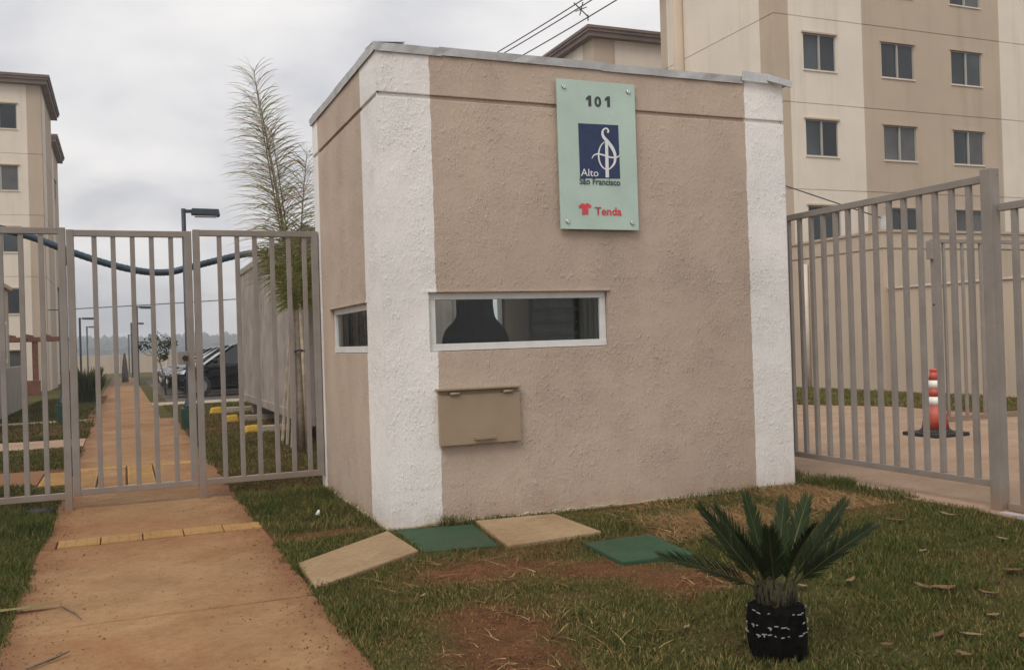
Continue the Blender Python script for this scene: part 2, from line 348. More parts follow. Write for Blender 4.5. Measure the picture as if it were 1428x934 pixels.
def facade(mb, O, U, Nn, xs, zs, cell):
    """wall sheet on a grid: cell(i,j,xc,zc) -> (depth, material) or (depth, None) for an opening"""
    O, U, Nn = Vector(O), Vector(U), Vector(Nn); Zv = Vector((0, 0, 1))
    nx, nz = len(xs)-1, len(zs)-1; flip = U.cross(Zv).dot(Nn) < 0
    def Q(pts, m): mb.quad(list(reversed(pts)) if flip else pts, m)
    g = [[cell(i, j, (xs[i]+xs[i+1])/2, (zs[j]+zs[j+1])/2) for j in range(nz)] for i in range(nx)]
    P = lambda x, z, d: O + U*x + Zv*z - Nn*d
    for i in range(nx):
        for j in range(nz):
            d, m = g[i][j]
            if m is not None: Q([P(xs[i], zs[j], d), P(xs[i+1], zs[j], d), P(xs[i+1], zs[j+1], d), P(xs[i], zs[j+1], d)], m)
            if i+1 < nx and abs(g[i+1][j][0]-d) > 1e-6:
                d2, m2 = g[i+1][j]; mm = (m if d < d2 else m2)
                Q([P(xs[i+1], zs[j], d), P(xs[i+1], zs[j], d2), P(xs[i+1], zs[j+1], d2), P(xs[i+1], zs[j+1], d)], mm or 0)
            if j+1 < nz and abs(g[i][j+1][0]-d) > 1e-6:
                d2, m2 = g[i][j+1]; mm = (m if d < d2 else m2)
                Q([P(xs[i], zs[j+1], d), P(xs[i+1], zs[j+1], d), P(xs[i+1], zs[j+1], d2), P(xs[i], zs[j+1], d2)], mm or 0)

# ================================================================== GROUND
ys = [-60, -12] + list(np.arange(-6, 12.1, 1.0)) + [16, 20, 26, 32, 40, 50, 60, 75, 95, 130, 200, 400, 900, 2500]
xsg = [-2500, -300, -60, -20] + list(np.arange(-8, 14.1, 1.0)) + [20, 40, 100, 300, 2500]
b = MB()
for i in range(len(xsg)-1):
    for j in range(len(ys)-1):
        x0, x1, y0, y1 = xsg[i], xsg[i+1], ys[j], ys[j+1]
        gg = lambda Y: gz(min(Y, 130.))
        b.quad([(x0, y0, gg(y0)), (x1, y0, gg(y0)), (x1, y1, gg(y1)), (x0, y1, gg(y1))], 0 if y1 <= 14 and -8 <= x0 < 13 else 1)
g = struct(b.build('ground', ['soil', 'far_lawn']))

def sheet(name, poly_xy, z, mat, thick=.05, parent=None, kind=True):
    b = MB(); n = len(poly_xy)
    top = [(x, y, gz(y)+z) for x, y in poly_xy]; bot = [(x, y, gz(y)+z-thick) for x, y in poly_xy]
    b.quad(top)
    for i in range(n): b.quad([bot[i], bot[(i+1) % n], top[(i+1) % n], top[i]])
    o = b.build(name, mat, parent)
    if min(y for x, y in poly_xy) < 12 < max(y for x, y in poly_xy):      # fold along the break of slope
        bm = bmesh.new()
        flat = [bm.verts.new((x, y, 0)) for x, y in poly_xy]; bm.faces.new(flat)
        bmesh.ops.bisect_plane(bm, geom=bm.verts[:]+bm.edges[:]+bm.faces[:], plane_co=(0, 12, 0), plane_no=(0, 1, 0))
        bmesh.ops.triangulate(bm, faces=bm.faces[:])
        r_ = bmesh.ops.extrude_face_region(bm, geom=bm.faces[:]); up_ = {v for v in r_['geom'] if isinstance(v, bmesh.types.BMVert)}
        for v in bm.verts: v.co.z = gz(v.co.y)+z-(0 if v in up_ else thick)
        bmesh.ops.recalc_face_normals(bm, faces=bm.faces[:]); bm.to_mesh(o.data); bm.free()
    if kind and not parent: struct(o)
    return o

PX0, PX1 = -2.135, -.745
walk = thing('path', 'x', 'x'); del walk['label']; del walk['category']; walk['kind'] = 'structure'
# concrete bays with open joints; the tactile rows sit between them
def slab_quad(x0, x1, y0, y1, z=.012, mat='path', name='paving_slab', bev=.006):
    b = MB(); gap = .0065; x0 += gap; x1 -= gap; y0 += gap; y1 -= gap
    tilt = [random.uniform(-.0025, .0025) for _ in range(4)]
    c = [(x0, y0), (x1, y0), (x1, y1), (x0, y1)]
    b.hexa([(x, y, gz(y)-.06) for x, y in c]+[(x, y, gz(y)+z+q) for (x, y), q in zip(c, tilt)])
    return b.build(name, mat, walk, bevel=bev)
for y0, y1 in ((-5.6, -3.45), (-3.45, -1.37), (-1.37, .56)): slab_quad(PX0, PX1, y0, y1)
slab_quad(PX0, -2.035, .56, .81)
TX = np.linspace(-2.035, PX1, 6)
tb = MB(); tw = TX[1]-TX[0]-.008
tb.box(-tw/2, tw/2, -.121, .121, -.05, .014)
for k in range(4):
    xx = -tw/2+tw*(k+.5)/4; tb.box(xx-.014, xx+.014, -.105, .105, .0141, .0160)
tme = tb.build('tactile_tile', 'tactile', bevel=.0025); tactile_me = tme.data; bpy.data.objects.remove(tme)
def tile(x, y, rz=0.): o = inst('tactile_tile', tactile_me, (x, y, gz(y)+random.uniform(-.002, .002)), walk, rz+random.uniform(-.012, .012)); return o
for k in range(5): tile((TX[k]+TX[k+1])/2, .685)
slab_quad(PX0, PX1, .81, 2.95)
# inside the gate: two tactile rows and two columns between plain bays
for yy in (3.08, 4.87):
    for k in range(5): tile(-2.0+k*.262, yy)
slab_quad(PX0, PX1, 4.995, 7.0)
for yy in np.arange(3.34, 4.75, .262):
    tile(-2.0, yy, math.pi/2); tile(-1.476, yy, math.pi/2)
    if yy < 4.2: tile(-2.262, yy+.55, math.pi/2)
slab_quad(-1.87, -1.61, 3.21, 4.74); slab_quad(-1.345, PX1, 3.21, 4.74); slab_quad(-.82, PX1, 2.95, 3.21); slab_quad(-.82, PX1, 4.74, 5.0)
yy = 7.0
while yy < 60:
    st = 1.8 if yy < 20 else 4.; slab_quad(PX0-(.0 if yy < 12 else .15), PX1-(0 if yy < 12 else .25), yy, yy+st, bev=.0); yy += st
sheet('path', [(-9, 3.95), (PX0-.27, 3.95), (PX0-.27, 5.15), (-9, 5.15)], .006, 'path')
sheet('path', [(-9, 7.75), (PX0-.005, 7.75), (PX0-.005, 9.0), (-9, 9.0)], .008, 'drive')
sheet('path', [(-9, 12.9), (PX0-.005, 12.9), (PX0-.005, 13.5), (-9, 13.5)], .01, 'drive')
sheet('path', [(-.99, 17.7), (5, 17.7), (5, 19.3), (-.99, 19.3)], .012, 'kerb')
# driveway on the right, parking behind the store
sheet('driveway', [(3.93, -12), (13.5, -12), (13.5, 2.0), (9.9, 2.0), (9.5, 4.0), (9.6, 5.2), (8.8, 6.7), (8.0, 8.), (8, 16), (3.93, 16)], .012, 'drive')
sheet('kerb', [(3.62, -1.75), (3.925, -1.75), (3.925, 6), (3.62, 6)], .018, 'drive', .2)
sheet('parking_lot', [(1.3, 6.0), (3.9, 6.0), (3.9, 16.2), (14, 16.2), (14, 46), (-.6, 46), (-.6, 19.6), (5.05, 19.6), (5.05, 17.5), (1.3, 17.5)], .008, 'asphalt')

# ================================================================== GUARDHOUSE
W, D, H = 3.34, 2.27, 3.25
GH = thing('guardhouse', 'beige and white textured gatehouse numbered 101 with narrow strip windows', 'guardhouse', (0, 0, 0))
GZ0, GZ1 = 2.905, 2.935         # groove
b = MB()
gro = .016
def cell_front(i, j, x, z):
    if .325 < x < 1.685 and 1.185 < z < 1.592: return (.075, None)
    if GZ0 < z < GZ1: return (gro, 0)
    return (0, 0)
xs = [0, .32, 1.69, W]; zs = [-.15, 1.185, 1.592, GZ0, GZ1, H]
facade(b, (0, 0, 0), (1, 0, 0), (0, -1, 0), xs, zs, cell_front)
def cell_left(i, j, x, z):
    if .46 < x < 1.70 and 1.185 < z < 1.55: return (.075, None)
    if GZ0 < z < GZ1: return (gro, 0)
    return (0, 0)
facade(b, (0, 0, 0), (0, 1, 0), (-1, 0, 0), [0, .455, 1.70, D], [-.15, 1.185, 1.55, GZ0, GZ1, H], cell_left)
facade(b, (W, 0, 0), (0, 1, 0), (1, 0, 0), [0, .6, 1.8, D], [-.15, 1.0, 2.1, GZ0, GZ1, H], lambda i, j, x, z: (.12, None) if .6 < x < 1.8 and 1 < z < 2.1 else (gro if GZ0 < z < GZ1 else 0, 0))  # unseen window opening added in this wall to light the interior
def cell_back(i, j, x, z):
    if 1.0 < x < 1.72 and .02 < z < 2.15: return (.12, None)  # rear doorway added to let light in behind the figure
    if 1.80 < x < 2.55 and 1.0 < z < 2.05: return (.12, None)
    if GZ0 < z < GZ1: return (gro, 0)
    return (0, 0)
facade(b, (0, D, 0), (1, 0, 0), (0, 1, 0), [0, 1.0, 1.72, 1.80, 2.55, W], [-.15, .02, 1.0, 2.05, 2.15, GZ0, GZ1, H], cell_back)
b.quad([(0, 0, H), (W, 0, H), (W, D, H), (0, D, H)])
b.build('wall', 'plaster', GH, recalc=False)
# interior lining, floor and ceiling
b = MB(); T = .12
facade(b, (T, T, 0), (1, 0, 0), (0, 1, 0), [0, .32-T, 1.69-T, W-2*T], [.1, 1.185, 1.592, 2.9], lambda i, j, x, z: (.045, None) if (.2 < x < 1.57 and 1.185 < z < 1.592) else (0, 0))
facade(b, (T, T, 0), (0, 1, 0), (1, 0, 0), [0, .455-T, 1.70-T, D-2*T], [.1, 1.185, 1.55, 2.9], lambda i, j, x, z: (.045, None) if (.335 < x < 1.58 and 1.185 < z < 1.55) else (0, 0))
facade(b, (W-T, T, 0), (0, 1, 0), (-1, 0, 0), [0, .6-T, 1.8-T, D-2*T], [.1, 1., 2.1, 2.9], lambda i, j, x, z: (.002, None) if .6-T < x < 1.8-T and 1 < z < 2.1 else (0, 0))
facade(b, (T, D-T, 0), (1, 0, 0), (0, -1, 0), [0, 1-T, 1.72-T, 1.8-T, 2.55-T, W-2*T], [.1, 1., 2.05, 2.15, 2.9], lambda i, j, x, z: (.002, None) if ((1-T < x < 1.72-T and z < 2.15) or (1.8-T < x < 2.55-T and 1 < z < 2.05)) else (0, 0))
b.quad([(T, T, 2.9), (W-T, T, 2.9), (W-T, D-T, 2.9), (T, D-T, 2.9)])
b.build('inner_wall', 'int_w', GH, recalc=False)
MB().box(.02, W-.02, .02, D-.02, -.05, .1).build('floor', 'int_f', GH)
MB().box(.05, W-.05, .05, D-.05, H-.2, H-.01).build('roof', 'kerb', GH)
# plinth line at the wall foot
b = MB()
def ragged(a, c, outv, n):
    a, c, outv = Vector(a), Vector(c), Vector(outv); prev = None
    for i in range(n+1):
        p = a.lerp(c, i/n); h = .012+.02*random.random(); o = .008+.014*random.random()
        cur = (p, p+outv*o, h)
        if prev:
            p0, q0, h0 = prev; p1, q1, h1 = cur
            b.hexa([p0+Vector((0, 0, -.1)), q0+Vector((0, 0, -.1)), q1+Vector((0, 0, -.1)), p1+Vector((0, 0, -.1)), p0+Vector((0, 0, h0+.006)), q0+Vector((0, 0, h0)), q1+Vector((0, 0, h1)), p1+Vector((0, 0, h1+.006))])
        prev = cur
ragged((-.01, 0, 0), (W+.01, 0, 0), (0, -1, 0), 60); ragged((0, 0, 0), (0, D, 0), (-1, 0, 0), 40)
b.build('footing', 'kerb', GH)
# metal flashing along the parapet: separate lengths, lapped
def flashing(a, c, outv, last=False):
    a, c, outv = Vector(a), Vector(c), Vector(outv); b = MB(); up = Vector((0, 0, 1)); n = 12
    dirn = (c-a).normalized(); inn = -outv
    for i in range(n):
        w0 = [random.uniform(-.003, .003) for _ in range(2)] if i == 0 else w1
        w1 = [random.uniform(-.003, .003) for _ in range(2)]
        p0, p1 = a.lerp(c, i/n), a.lerp(c, (i+1)/n)
        pr = lambda p, w: [p+outv*(.014+w[0])-up*.046, p+outv*(.022+w[1])+up*.008, p+inn*.20+up*.024, p+inn*.20+up*.020, p+outv*(.016+w[1])+up*.003, p+outv*(.008+w[0])-up*.046]
        A, B = pr(p0, w0), pr(p1, w1)
        for k in range(6): b.quad([A[k], B[k], B[(k+1) % 6], A[(k+1) % 6]])
        if i == 0: b.quad(A)
        if i == n-1: b.quad(B)
    return b.build('flashing', 'flash', GH)
flashing((-.022, 0, H), (.46, 0, H), (0, -1, 0)); flashing((.44, 0, H+.006), (1.72, 0, H+.006), (0, -1, 0)); flashing((1.70, 0, H), (2.95, 0, H), (0, -1, 0))
flashing((0, D+.02, H+.003), (0, -.022, H+.003), (-1, 0, 0)); flashing((W, -.02, H), (W, D, H), (1, 0, 0))
b = MB(); b.bar((2.93, -.03, H+.012), (3.18, -.032, H+.005), .006, .075, (0, 0, 1)); b.bar((3.17, -.034, H+.012), (3.39, -.05, H-.03), .02, .05, (0, 0, 1)); b.build('flashing', 'flash', GH)
flashing((W+.02, D, H+.003), (-.02, D, H+.003), (0, 1, 0))
# windows
def strip_window(O, U, Nn, w, z0, z1, label=None):
    O, U, Nn = Vector(O), Vector(U), Vector(Nn); Zv = Vector((0, 0, 1)); fr = .052
    P = lambda x, z, d: O+U*x+Zv*z-Nn*d
    b = MB()
    def piece(x0, x1, za, zb, d0, d1): b.hexa([P(x0, za, d0), P(x1, za, d0), P(x1, za, d1), P(x0, za, d1), P(x0, zb, d0), P(x1, zb, d0), P(x1, zb, d1), P(x0, zb, d1)])
    e = .004
    piece(e, w-e, z0+e, z0+fr, .022, .07); piece(e, w-e, z1-fr, z1-e, .026, .07)
    piece(e, fr, z0+fr, z1-fr, .0265, .069); piece(w-fr, w-e, z0+fr, z1-fr, .0265, .069)
    f = b.build('window', 'alu', GH, bevel=.003)
    b = MB(); i = fr-.002
    b.hexa([P(i, z0+i, .048), P(w-i, z0+i, .048), P(w-i, z0+i, .053), P(i, z0+i, .053), P(i, z1-i, .048), P(w-i, z1-i, .048), P(w-i, z1-i, .053), P(i, z1-i, .053)])
    b.build('pane', 'glass', f)
strip_window((.32, 0, 0), (1, 0, 0), (0, -1, 0), 1.37, 1.185, 1.592)
strip_window((0, .455, 0), (0, 1, 0), (-1, 0, 0), 1.245, 1.185, 1.55)
# thin drip edge left on the lintel
MB().box(.31, 1.71, -.012, .03, 1.588, 1.600).build('lintel', 'plaster', GH)
MB().box(-.010, .03, .45, 1.71, 1.546, 1.556).build('lintel', 'plaster', GH)
# rear shutter and added open door seen through the glass
sh = MB().box(1.79, 2.56, D-.07, D-.05, .99, 2.06); sho = sh.build('rear_shutter', 'shutter', GH)
slat_me = MB().hexa([(-.345, -.03, -.012), (.345, -.03, -.012), (.345, -.022, -.018), (-.345, -.022, -.018), (-.345, .022, .018), (.345, .022, .018), (.345, .03, .012), (-.345, .03, .012)]).build('slat', 'shutter'); sm = slat_me.data; bpy.data.objects.remove(slat_me)
for k in range(9): inst('slat', sm, (2.175, D-.11, 1.07+k*.115), sho)
MB().box(1.74, 1.785, D-.7, D-.02, .1, 2.12).build('rear_door', 'box', GH, bevel=.004)
# mailbox with letter flap
mbx = MB(); mbx.box(.36, .945, -.022, .002, .545, .925); mo = mbx.build('mailbox', 'box', GH, bevel=.004)
b = MB(); b.hexa([(.352, -.05, .545), (.952, -.05, .545), (.952, -.034, .545), (.352, -.034, .545), (.352, -.038, .885), (.952, -.038, .885), (.952, -.024, .885), (.352, -.024, .885)]); b.build('lid', 'box', mo, bevel=.004)
b = MB(); b.box(.345, .957, -.058, .0, .918, .932); b.build('rain_lip', 'box', mo, bevel=.003)
for x in (.47, .86): MB().tube([(x-.035, -.045, .895), (x+.035, -.045, .895)], .011, 10).build('hinge', 'box', mo)
b = MB(); b.bar((.60, -.066, .585), (.75, -.066, .588), .014, .018); b.bar((.605, -.045, .585), (.605, -.066, .585), .012, .012); b.bar((.745, -.045, .588), (.745, -.066, .588), .012, .012); b.build('handle', 'box', mo)

# ---- house number sign
SG = thing('name_sign', 'mint glass plaque reading 101 with blue emblem bolted to gatehouse wall', 'sign', (1.635, -.03, 2.57))
sx0, sx1, sz0, sz1 = 1.312, 1.952, 2.032, 3.112
MB().box(sx0, sx1, -.040, -.026, sz0, sz1).build('panel', 'frost', SG, bevel=.002)
for x in (sx0+.055, sx1-.055):
    for z in (sz0+.055, sz1-.055):
        MB().tube([(x, .002, z), (x, -.047, z)], .011, 12).tube([(x, -.0405, z), (x, -.050, z)], [.018, .014], 14).build('bolt', 'steel', SG)
YS = -.0412
def q2s(x, y):   # pixel of the enlarged sign crop -> sign plane
    xl = lambda t: 125+18*t; xr = lambda t: 527+16*t
    u = .5; v = .5
    for _ in range(6):
        v = (y-(78+34*u))/((862+6*u)-(78+34*u)); u = (x-xl(v))/(xr(v)-xl(v))
    return sx0+u*(sx1-sx0), sz1-v*(sz1-sz0)
def plate(name, pix, mat, y=YS, th=.0012):
    pts = [q2s(*p) for p in pix]; b = MB(); n = len(pts)
    b.quad([(x, y-th, z) for x, z in pts]); b.quad([(x, y, z) for x, z in reversed(pts)])
    for i in range(n): b.quad([(pts[i][0], y-th, pts[i][1]), (pts[(i+1) % n][0], y-th, pts[(i+1) % n][1]), (pts[(i+1) % n][0], y, pts[(i+1) % n][1]), (pts[i][0], y, pts[i][1])])
    return b.build(name, mat, SG)
plate('emblem_ground', [(232, 312), (438, 322), (446, 600), (240, 598)], 'blue')
def smooth_curve(pts, n=10):
    P = [pts[0]]+list(pts)+[pts[-1]]; o = []
    for i in range(1, len(P)-2):
        for k in range(n):
            t = k/n; o.append(tuple(.5*((2*P[i][c])+(-P[i-1][c]+P[i+1][c])*t+(2*P[i-1][c]-5*P[i][c]+4*P[i+1][c]-P[i+2][c])*t*t+(-P[i-1][c]+3*P[i][c]-3*P[i+1][c]+P[i+2][c])*t**3) for c in range(len(P[0]))))
    o.append(tuple(P[-2])); return o
b = MB()
def ribbon(pts, yk):
    c = smooth_curve(pts)
    L, Rr = [], []
    for i, (x, y, wd) in enumerate(c):
        a, d = c[max(i-1, 0)], c[min(i+1, len(c)-1)]; tx, ty = d[0]-a[0], d[1]-a[1]; l = math.hypot(tx, ty) or 1
        nx, ny = -ty/l*wd/2, tx/l*wd/2; L.append(q2s(x+nx, y+ny)); Rr.append(q2s(x-nx, y-ny))
    for i in range(len(c)-1): b.quad([(L[i][0], yk, L[i][1]), (L[i+1][0], yk, L[i+1][1]), (Rr[i+1][0], yk, Rr[i+1][1]), (Rr[i][0], yk, Rr[i][1])])
ribbon([(382, 362, 10), (386, 350, 9), (376, 339, 8), (362, 344, 9), (355, 362, 12), (362, 385, 15), (382, 408, 17), (405, 440, 17), (419, 475, 15), (417, 515, 12), (398, 543, 8), (376, 556, 5)], YS-.0026)
ribbon([(366, 408, 4), (346, 430, 6), (335, 465, 8), (337, 505, 8), (352, 538, 7), (376, 556, 5)], YS-.0029)
ribbon([(375, 398, 14), (376, 450, 16), (377, 520, 17), (378, 594, 18)], YS-.0032)
ribbon([(299, 497, 3), (310, 479, 6), (333, 472, 8), (365, 480, 8), (400, 490, 8), (430, 489, 7), (447, 474, 4)], YS-.0035)
b.build('emblem_monogram', 'wprint', SG)
def text(s, name, mat, cx, top, bottom, width, shear=0., bold=0., depth=.0005):
    cu = bpy.data.curves.new(name, 'FONT'); cu.body = s; cu.size = 1; cu.extrude = 0; cu.shear = shear; cu.offset = bold; cu.resolution_u = 3
    o = bpy.data.objects.new(name, cu); COL.objects.link(o)
    dg = bpy.context.evaluated_depsgraph_get(); me = bpy.data.meshes.new_from_object(o.evaluated_get(dg)); bpy.data.objects.remove(o)
    v = np.array([p.co[:] for p in me.vertices]); mn, mx = v.min(0), v.max(0)
    x0, zt = q2s(cx-width/2, top); x1, zb = q2s(cx+width/2, bottom)
    off = parent_world(SG)
    for p in me.vertices:
        u, q = (p.co.x-mn[0])/(mx[0]-mn[0]), (p.co.y-mn[1])/(mx[1]-mn[1])
        p.co = Vector((x0+u*(x1-x0), YS-.002-depth, zb+q*(zt-zb)))-off
    me.materials.clear(); me.materials.append(M[mat]); ob = bpy.data.objects.new(name, me); COL.objects.link(ob); ob.parent = SG; return ob
text('0', 'house_number', 'ink', 333, 171, 228, 36, bold=.03)
for dx_, dy_ in ((0, 0), (97, 4)): plate('house_number', [(x+dx_, y+dy_) for x, y in ((286, 168), (299, 168), (300, 224), (285, 223), (285, 187), (273, 193), (273, 180))], 'ink')
text('Alto', 'word_alto', 'wprint', 288, 548, 590, 90, bold=.004)
text('São Francisco', 'estate_name', 'ink', 341, 595, 637, 210, bold=.02)
text('Tenda', 'builder_name', 'red', 382, 747, 792, 140, bold=.022)
plate('builder_mark', [(230, 742), (250, 727), (262, 733), (276, 727), (296, 740), (291, 753), (280, 750), (280, 786), (249, 788), (248, 752), (235, 757)], 'red', YS)

# ---- person standing inside, seen from behind
def skin_figure(name, joints, edges, mat, parent, root):
    me = bpy.data.meshes.new(name); off = parent_world(parent)
    me.from_pydata([tuple(Vector(j[:3])-off) for j in joints], edges, [])
    o = bpy.data.objects.new(name, me); COL.objects.link(o); md = o.modifiers.new('s', 'SKIN'); me.skin_vertices or None
    if not me.skin_vertices: 
        bm = bmesh.new(); bm.from_mesh(me); bm.verts.layers.skin.verify(); bm.to_mesh(me); bm.free()
    for i, j in enumerate(joints):
        me.skin_vertices[0].data[i].radius = (j[3], j[4] if len(j) > 4 else j[3]); me.skin_vertices[0].data[i].use_root = (i == root)
    md.use_smooth_shade = True; s2 = o.modifiers.new('b', 'SUBSURF'); s2.levels = 2; s2.render_levels = 2
    dg = bpy.context.evaluated_depsgraph_get(); m2 = bpy.data.meshes.new_from_object(o.evaluated_get(dg)); bpy.data.objects.remove(o)
    m2.materials.clear(); m2.materials.append(M[mat]); ob = bpy.data.objects.new(name, m2); COL.objects.link(ob); ob.parent = parent; return ob
px, py, fz = 1.06, 1.12, .1
PE = thing('person', 'person in dark hooded jacket standing inside behind the strip window', 'person', (px, py, fz))
J = [(px, py, fz+.88, .15, .11), (px, py, fz+1.06, .14, .10), (px, py-.02, fz+1.16, .15, .10), (px, py, fz+1.32, .07, .07), (px, py+.02, fz+1.42, .055, .055)]
Ed = [(0, 1), (1, 2), (2, 3), (3, 4)]
for s in (-1, 1):
    k = len(J); J += [(px+s*.17, py, fz+1.14, .07), (px+s*.235, py+.01, fz+.98, .058), (px+s*.25, py+.10, fz+.84, .042), (px+s*.09, py, fz+.82, .095), (px+s*.10, py+.02, fz+.46, .065), (px+s*.11, py, fz+.07, .045), (px+s*.12, py+.14, fz+.035, .035)]
    Ed += [(2, k), (k, k+1), (k+1, k+2), (0, k+3), (k+3, k+4), (k+4, k+5), (k+5, k+6)]
skin_figure('body', J, Ed, 'jeans', PE, 0)
for s in (-1, 1):
    hx, hy, hz = px+s*.25, py+.115, fz+.80
    HJ = [(hx, hy-.01, hz+.06, .026), (hx, hy+.01, hz-.02, .032, .016)]; HE = [(0, 1)]
    for q, ln in ((-1.5, .055), (-.5, .068), (.5, .064), (1.5, .05)):
        k = len(HJ); HJ += [(hx+q*.013, hy+.02, hz-.05, .0085), (hx+q*.014, hy+.015, hz-.05-ln, .007)]; HE += [(1, k), (k, k+1)]
    k = len(HJ); HJ += [(hx-s*.035, hy+.03, hz-.02, .010), (hx-s*.04, hy+.045, hz-.055, .0085)]; HE += [(0, k), (k, k+1)]
    skin_figure('hand', HJ, HE, 'skin', PE, 0)
bm = bmesh.new(); bmesh.ops.create_icosphere(bm, subdivisions=3, radius=1)
for v in bm.verts:
    x, y, z = v.co
    wdt = .098*(1-.18*max(0, -z)); v.co = Vector((x*wdt, y*.112, z*.135)) + Vector((0, .015*(z < 0), 0))
    if y > .75: v.co.y += .018*math.exp(-((z+.05)/.16)**2-(x/.2)**2)       # nose
    if y > .6: v.co.y -= .010*math.exp(-((z-.12)/.12)**2-((abs(x)-.38)/.16)**2)  # eye sockets
    v.co += Vector((0, .035, 1.50))
me = bpy.data.meshes.new('head'); bm.to_mesh(me); bm.free(); me.materials.append(M['skin'])
for p in me.polygons: p.use_smooth = True
hd = bpy.data.objects.new('head', me); COL.objects.link(hd); hd.parent = PE
b = MB(); rings = []
for z, hw, dp in ((.76, .215, .15), (.95, .235, .155), (1.08, .285, .165), (1.16, .292, .168), (1.21, .290, .168), (1.25, .280, .168), (1.29, .262, .165), (1.325, .236, .158), (1.355, .204, .154), (1.38, .176, .152), (1.405, .162, .152), (1.44, .154, .152), (1.50, .151, .156), (1.57, .149, .158), (1.63, .140, .155), (1.68, .118, .135), (1.72, .10, .11), (1.74, .04, .05)):
    rings.append([(px+hw*math.cos(2*math.pi*k/20)*(1+random.uniform(-.02, .02)), py-.012+dp*(math.sin(2*math.pi*k/20) if math.sin(2*math.pi*k/20) < .55 or z < 1.42 else .3), fz*.4+z) for k in range(20)])
for r0, r1 in zip(rings, rings[1:]):
    for k in range(20): b.quad([r0[k], r0[(k+1) % 20], r1[(k+1) % 20], r1[k]], 0, True)
b.quad(rings[-1]); b.build('hooded_jacket', 'cloth', PE)

# ================================================================== FENCES AND GATE
FY = 2.15
def rect_mesh(name, w, d, h, mat='fence', bev=.003):
    o = MB().box(-w/2, w/2, -d/2, d/2, 0, h).build(name, mat, bevel=bev); me = o.data; bpy.data.objects.remove(o); return me
bar_me = rect_mesh('bar', .038, .030, 1.0); bar_mey = rect_mesh('bar', .030, .038, 1.0)
def bars(xs, parent, z0, z1, y=None, x=None, me=bar_me):
    for q in xs:
        o = inst('bar', me, ((q, y, z0) if y is not None else (x, q, z0)), parent); o.scale = (1, 1, z1-z0)
def xfence(name, label, cat, x0, x1, y, z0, z1, xb, posts, group=None, rail=.05, stile=.055):
    t = thing(name, label, cat, ((x0+x1)/2, y, 0), group)
    MB().box(x0, x1, y-.024, y+.024, z1-rail, z1).build('top_rail', 'fence', t, bevel=.004)
    MB().box(x0, x1, y-.024, y+.024, z0, z0+rail).build('bottom_rail', 'fence', t, bevel=.004)
    for px, zb in posts: MB().box(px-stile/2, px+stile/2, y-.027, y+.027, zb, z1+.002).build('post', 'fence', t, bevel=.004)
    bars(xb, t, z0+rail-.002, z1-rail+.002, y=y); return t
xfence('fence_panel', 'grey railing panel beside the walkway gate on its hinge side', 'fence', -6.0, -2.062, FY, .10, 2.25, [-2.185-.142*k for k in range(27)], [(-2.035, -.1), (-4.1, -.1), (-6.0, -.1)])
gt = xfence('walkway_gate', 'closed grey barred pedestrian gate with lock across the walkway', 'gate', -1.975, -1.085, FY, .12, 2.235, [-1.80, -1.66, -1.515, -1.37, -1.22], [(-1.975, .12), (-1.085, .12)])
lk = MB().box(-1.19, -1.11, FY-.035, FY+.035, 1.13, 1.24).build('lock_case', 'fence', gt, bevel=.004)
MB().tube([(-1.135, FY-.036, 1.185), (-1.135, FY-.06, 1.185), (-1.135, FY-.075, 1.185)], [.012, .024, .02], 14).build('knob', 'rubber', lk)
for z in (.28, 1.95): MB().tube([(-2.006, FY-.01, z), (-2.006, FY-.01, z+.12)], .014, 10).build('hinge', 'rubber', gt)
xfence('fence_panel', 'grey railing panel between the walkway gate and gatehouse wall', 'fence', -1.045, -.008, FY, .12, 2.25, [-.835, -.69, -.545, -.40, -.26, -.125], [(-1.02, -.1), (-.035, .12)])
# right-hand railing along the drive
RX = 3.77
t = thing('fence_panel', 'tall grey railing with thick end post along the driveway edge', 'fence', (RX, -.3, 0))
MB().box(RX-.024, RX+.024, -1.5, 4.6, 2.205, 2.255).build('top_rail', 'fence', t, bevel=.004)
MB().box(RX-.024, RX+.024, -1.5, 4.6, .165, .21).build('bottom_rail', 'fence', t, bevel=.004)
MB().box(RX-.042, RX+.042, -1.585, -1.502, -.05, 2.29).build('post', 'fence', t, bevel=.005); MB().box(RX-.05, RX+.05, 4.6, 4.7, -.05, 2.29).build('post', 'fence', t, bevel=.005)
bars([-1.375+.145*k for k in range(41)], t, .21, 2.207, x=RX, me=bar_mey)
t = thing('sliding_gate', 'lower grey barred vehicle gate meeting the thick fence post', 'gate', (RX+.03, -2.6, 0))
gx = RX+.02
MB().box(gx-.022, gx+.022, -4.6, -1.605, 2.0, 2.05).build('top_rail', 'fence', t, bevel=.004)
MB().box(gx-.022, gx+.022, -4.6, -1.605, .02, .07).build('bottom_rail', 'fence', t, bevel=.004)
MB().box(gx-.03, gx+.03, -4.66, -4.6, .02, 2.05).build('stile', 'fence', t, bevel=.004)
bars([-1.71-.145*k for k in range(20)], t, .07, 2.0, x=gx, me=bar_mey)
MB().box(RX-.10, RX-.04, -4.6, -1.62, -.02, .022).build('floor_track', 'flash', t)
gt2 = xfence('service_gate', 'far grey barred gate standing beyond the orange cone', 'gate', 8.10, 11.7, 3.0, .03, 2.38, [8.27+.325*k for k in range(11)], [(8.13, -.02), (11.7, -.02)], stile=.13)
MB().box(8.02, 8.14, 2.95, 3.05, 2.12, 2.36).build('hinge_box', 'fence', gt2, bevel=.004)
b = MB(); b.box(8.095, 8.125, 2.93, 2.972, 1.46, 1.60); b.bar((8.11, 2.94, 1.53), (8.0, 2.94, 1.53), .02, .02); b.build('handle', 'rubber', gt2)

